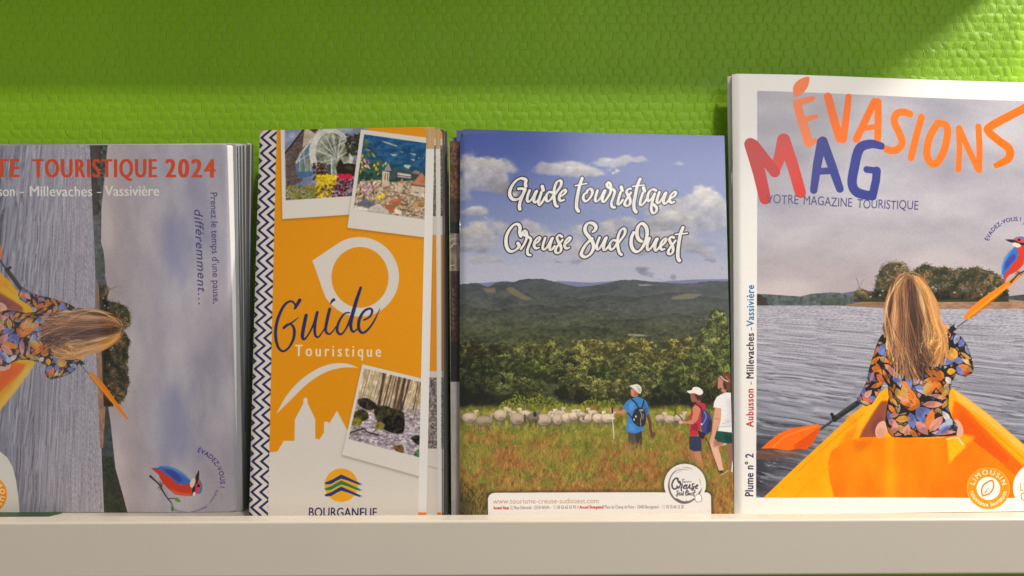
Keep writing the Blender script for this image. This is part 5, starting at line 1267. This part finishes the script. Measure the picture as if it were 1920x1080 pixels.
# --- country guide (three copies and a brown booklet between)
G_CG = 'country guides with a cloudy sky cover'
plc = Plane(.0005, 4.3, 1.2)
cg = Sheet(plc, ((862.8, 255), (861, 963)), ((1358, 254.5), (1376, 962)))
cc = Canvas(plc, [cg.lt + [-.004, .003], cg.rt + [.002, .003], cg.rb, cg.lb]); paint_country_guide(cc)
im_cg = cc.image('country_guide_art', 2)
M_CG = mat_print('country_guide_print', im_cg, .20, 1.12, .000022, .6, 1700)
bow_c = lambda s, t: -.0014 * max(0, 1 - s / .02) ** 2 + .0005 * math.sin(s * 6 + t * 2) + .0004 * math.sin(t * 5 + 1)
CROWN = ((0, .03, .12, .34, 1), (-.0004, .0008, .0018, .0023, 0))
g1 = thing('guide_booklet', cg.foot(), 'stapled booklet with white brush lettering over a cloudy sky, sheep and three walkers, frontmost', 'booklet', G_CG)
slab('cover', cg, -.0003, 0, [M_CG, M_PAPER], g1, cc, bow=bow_c, crown=CROWN)
slab('pages', cg, -.0022, -.00035, [M_PAPER, M_PAGES], g1, bow=bow_c, inset=(.0006, .0004, .0002, .0002), crown=CROWN)
wire_staple(plc, (862.2, 862.4), 409, 452, -.0008, g1, M_STEEL)
plb = Plane(.0060, 4.3, 0)
br = Sheet(plb, ((841.5, 265), (846.5, 965)), ((1300, 268), (1310, 965)))
cb = Canvas(plb, [br.lt, br.lt + [.012, 0], br.lb + [.012, 0], br.lb], 4300); paint_brown_booklet(cb)
M_BR = mat_print('brown_booklet_print', cb.image('brown_booklet_art', 3), .4, 1.0)
bb = thing('booklet', br.foot(), 'dark brown booklet squeezed behind the sky-cover guide, only its left margin showing', 'booklet')
slab('cover', br, -.0003, 0, [M_BR, M_PAPER], bb, cb)
slab('pages', br, -.0022, -.00035, [M_PAPER, M_PAGES], bb, inset=(.0006, .0004, .0002, .0002))
for (dep, l, r, lab) in ((.0105, ((868, 241.5), (870, 965)), ((1350, 258), (1364, 965)), 'guide whose blue top edge rises just above the front sky-cover booklet'),
                         (.0135, ((855.8, 244), (866, 965)), ((1345, 254), (1360, 965)), 'guide further back in the sky-cover stack, its blue top corner sticking out left'),
                         (.0165, ((848, 257.5), (862, 965)), ((1340, 262), (1350, 965)), 'rearmost sky-cover guide, lowest blue corner at the far left of its stack')):
    p = Plane(dep, 4.3, 1.0); s = Sheet(p, l, r)
    M = new_mat('sky_blue_print')[0]
    M = mat_plain('sky_blue_print', (.10, .13, .33), .35, .05, 30)
    g = thing('guide_booklet', s.foot(), lab, 'booklet', G_CG)
    slab('cover', s, -.0003, 0, [M, M_PAPER], g)
    slab('pages', s, -.0022, -.00035, [M_PAPER, M_PAGES], g, inset=(.0006, .0004, .0004, .0002))

# --- orange leaflets
G_LF = 'orange leaflets with a chevron border'
pll = Plane(.0010, 4.3, -.6)
lf = Sheet(pll, ((486.5, 244.5), (466, 965)), ((799.5, 238.5), (784, 965)))
cl = Canvas(pll, [lf.lt + [-.002, .004], lf.rt + [.008, .004], lf.rb + [.014, 0], lf.lb + [-.002, 0]]); paint_leaflet(cl)
im_lf = cl.image('leaflet_art', 4)
M_LF = mat_print('leaflet_print', im_lf, .42, 1.04, spec=.3)
def inner_art(name, sh, plane):
    """inside page: white with a tan band at the top and an orange foot"""
    c = Canvas(plane, [sh.rt + [-.010, 0], sh.rt, sh.rb, sh.rb + [-.010, 0]])
    c.full(np.ones_like(c.PX), (222, 218, 212))
    c.full(sst(280, 278.5, c.PY), np.array((186, 156, 112)) + (fbm(c.PX / 1.5, c.PY / 40, 2, 3)[..., None] - .5) * 26)
    c.full(sst(241.5, 240.5, c.PY), (232, 150, 30)); c.full(sst(960, 961, c.PY), (230, 130, 20))
    return mat_print(name, c.image(name, 6), .5, 1.1), c
def leaflet(dep, left, rc, ri, label, mat, canvas, lean=4.3, dark=False, dy=0):
    p = Plane(dep, lean, -.6); s = Sheet(p, left, rc)
    t = thing('leaflet', s.foot(), label, 'leaflet', G_LF)
    bw = lambda a, b: -.0007 * max(0, 1 - a / .03) ** 2 + .0005 * math.sin(b * 4 + a * 3)
    if canvas is not None and canvas is not cl: pass
    slab('cover', s, -.0002, 0, [mat, M_PAPER], t, canvas, bow=bw, rnd=.0032)
    p2 = Plane(dep + .0011, lean, -.6); s2 = Sheet(p2, left, ri)
    mi, ci = inner_art('leaflet_inside', s2, p2)
    slab('inner_page', s2, -.0002, 0, [mi if not dark else M_SHADE_PAGES, M_PAPER], t, ci, bow=bw)  # rear leaflets get the gap's shade as their page colour
    s3 = Sheet(p2, left, (ri[0], ri[1]))
    slab('back_page', s3, -.0011, -.0009, [M_PAPER, M_PAPER], t, bow=bw, inset=(.0003, .0004, .0002, .0002))
    return t
leaflet(.0010, ((486.5, 244.5), (466, 965)), ((799.5, 238.5), (784, 965)), ((815, 238), (799.5, 965)), 'orange leaflet with chevron border, three snapshots and a blue handwritten word, frontmost', M_LF, cl)
for k, (dep, rc, ri, lab) in enumerate(((.0042, ((816.8, 238), (820, 965)), ((825.5, 241), (827.5, 965)), 'orange leaflet directly behind the front one, a strip of its cover showing at the right'),
                                      (.0076, ((829.5, 242), (829, 965)), ((832.5, 243), (830.5, 965)), 'third orange leaflet from the front, thin bright strip beside the second'),
                                      (.0108, ((833, 243), (831.5, 965)), ((838.5, 246), (841, 965)), 'rearmost orange leaflet, its edge in the dark gap beside the brown booklet'))):
    p = Plane(dep, 4.3, -.6)
    s = Sheet(p, ((492, 247), (474, 965)), rc)
    c = Canvas(p, [s.rt + [-.012, .001], s.rt + [.001, .001], s.rb + [.001, 0], s.rb + [-.012, 0]])
    # the same cover, seen at its right margin
    OR, WH = (226, 146, 6), (212, 203, 193)
    X, Y = c.PX, c.PY
    c.full(np.ones_like(X), OR); c.full(sst(259, 260, Y) * sst(441, 440, Y), WH)
    c.full(sst(272, 273, Y) * sst(406, 404, Y), np.array((120, 104, 84)) + (fbm(X / 3, Y / 3, 3, 5)[..., None] - .5) * 170)
    c.full(sst(695, 697, Y), WH); c.full(sst(707, 709, Y) * sst(842, 840, Y), np.array((128, 116, 112)) + (fbm(X / 3, Y / 3, 3, 8)[..., None] - .5) * 190)
    c.full(np.exp(-((Y - 876 - (X - 810) * .25) / 1.2) ** 2) * .4, (120, 110, 104))
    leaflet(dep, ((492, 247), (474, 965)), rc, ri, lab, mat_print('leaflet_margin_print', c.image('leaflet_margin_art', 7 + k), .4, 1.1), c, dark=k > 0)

# --- folded maps, sprung open at the top
G_MP = 'folded touring maps at the left end'
def mapfold(dep_top, dep_bot, rt, rb, label, front=None, tone=None, top=271.0):
    """depths of the sheet at its top and foot set the lean"""
    h = .205
    lean = math.degrees(math.atan2(dep_top - dep_bot, h))
    p = Plane(dep_bot, lean, 0)
    s = Sheet(p, ((-150, top + 3), (-110, 961)), ((rt, top), (rb, 961)))
    t = thing('folded_map', s.foot(), label, 'map', G_MP)
    return p, s, t
pf, sf, tf = mapfold(.009, .0245, 432, 447.2, 'folded touring map with orange title, a kayaker printed sideways and a kingfisher emblem, frontmost')
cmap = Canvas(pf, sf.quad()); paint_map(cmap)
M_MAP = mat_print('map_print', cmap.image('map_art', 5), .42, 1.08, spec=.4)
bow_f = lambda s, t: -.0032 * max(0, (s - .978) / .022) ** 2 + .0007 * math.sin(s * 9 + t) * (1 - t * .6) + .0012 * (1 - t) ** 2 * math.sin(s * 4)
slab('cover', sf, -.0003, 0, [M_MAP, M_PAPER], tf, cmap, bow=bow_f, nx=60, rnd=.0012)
slab('inner_folds', sf, -.0019, -.0006, [M_PAPER, M_PAGES], tf, bow=bow_f, nx=60, inset=(.001, .0006, .0004, .0004))
M_FOLD_SHADE = mat_plain('painted_fold_shade', (.15, .16, .165), .5, .1, 60)  # dark tone painted as the shadow between stacked maps
tones = [M_BACK, M_PAPER, M_PAPER, M_PAPER, M_BACK, M_PAPER]
n = 6
for i in range(n):
    f = (i + 1) / n
    rt = (442, 449, 454.5, 460, 466, 472)[i]; rb = (455.5, 457.5, 459, 460, 461, 462)[i]
    lab = ['folded map tucked behind the sideways kayaker map, a grey strip of its cover showing', None, None, None, None, 'rearmost folded map, outermost edge of its stack beside the chevron border'][i] or 'folded map packed in the middle of the stack, only its white right edge showing'
    p, s, t = mapfold(.009 + f * .0245, .0245 + f * .0115, rt, rb, lab, top=271 - 3.2 * f + (i % 2) * .8)
    bw = lambda a, b, i=i: .0009 * math.sin(a * (5 + i) + b * 2 + i) * (1 - b * .5)
    slab('cover', s, -.0003, 0, [tones[i], M_PAPER], t, bow=bw, nx=40, rnd=.0012)
    for k, (c, ri) in enumerate(((-.0011, .0002 + .0007 * ((i * 7) % 3) / 2), (-.0019, -.0004 - .0004 * ((i * 5) % 4) / 3))):
        slab('inner_fold', s, c - .0002, c, [M_PAPER, M_PAPER] if k == 0 else [M_FOLD_SHADE, M_FOLD_SHADE], t, bow=bw, nx=40, inset=(.001, ri, .0004 + .0003 * k, .0004))  # second fold is coloured as a shadow line beside each cover

# --- slip of dark green card lying on the floor of the rail, and its white partner
M_GREEN = mat_plain('dark_green_card', (.035, .075, .028), .5, .08, 60)
zf = lambda x: floor_z(x) + .0004
y0, y1 = .0150, .0236
xs = [-.33, -.2795, -.2745, -.33]
card = link('card_slip', [(-.40, y0, zf(-.40)), (-.2685, y0, zf(-.2685)), (-.2630, y1, zf(-.263)), (-.40, y1, zf(-.40)), (-.40, y0, zf(-.4) + .0005), (-.2685, y0, zf(-.2685) + .0005), (-.2630, y1, zf(-.263) + .0005), (-.40, y1, zf(-.4) + .0005)],
            [(0, 3, 2, 1), (4, 5, 6, 7), (0, 1, 5, 4), (1, 2, 6, 5), (2, 3, 7, 6), (3, 0, 4, 7)], M_GREEN)
tag(card, 'dark green card slip lying on the rail under the folded map at far left', 'card')
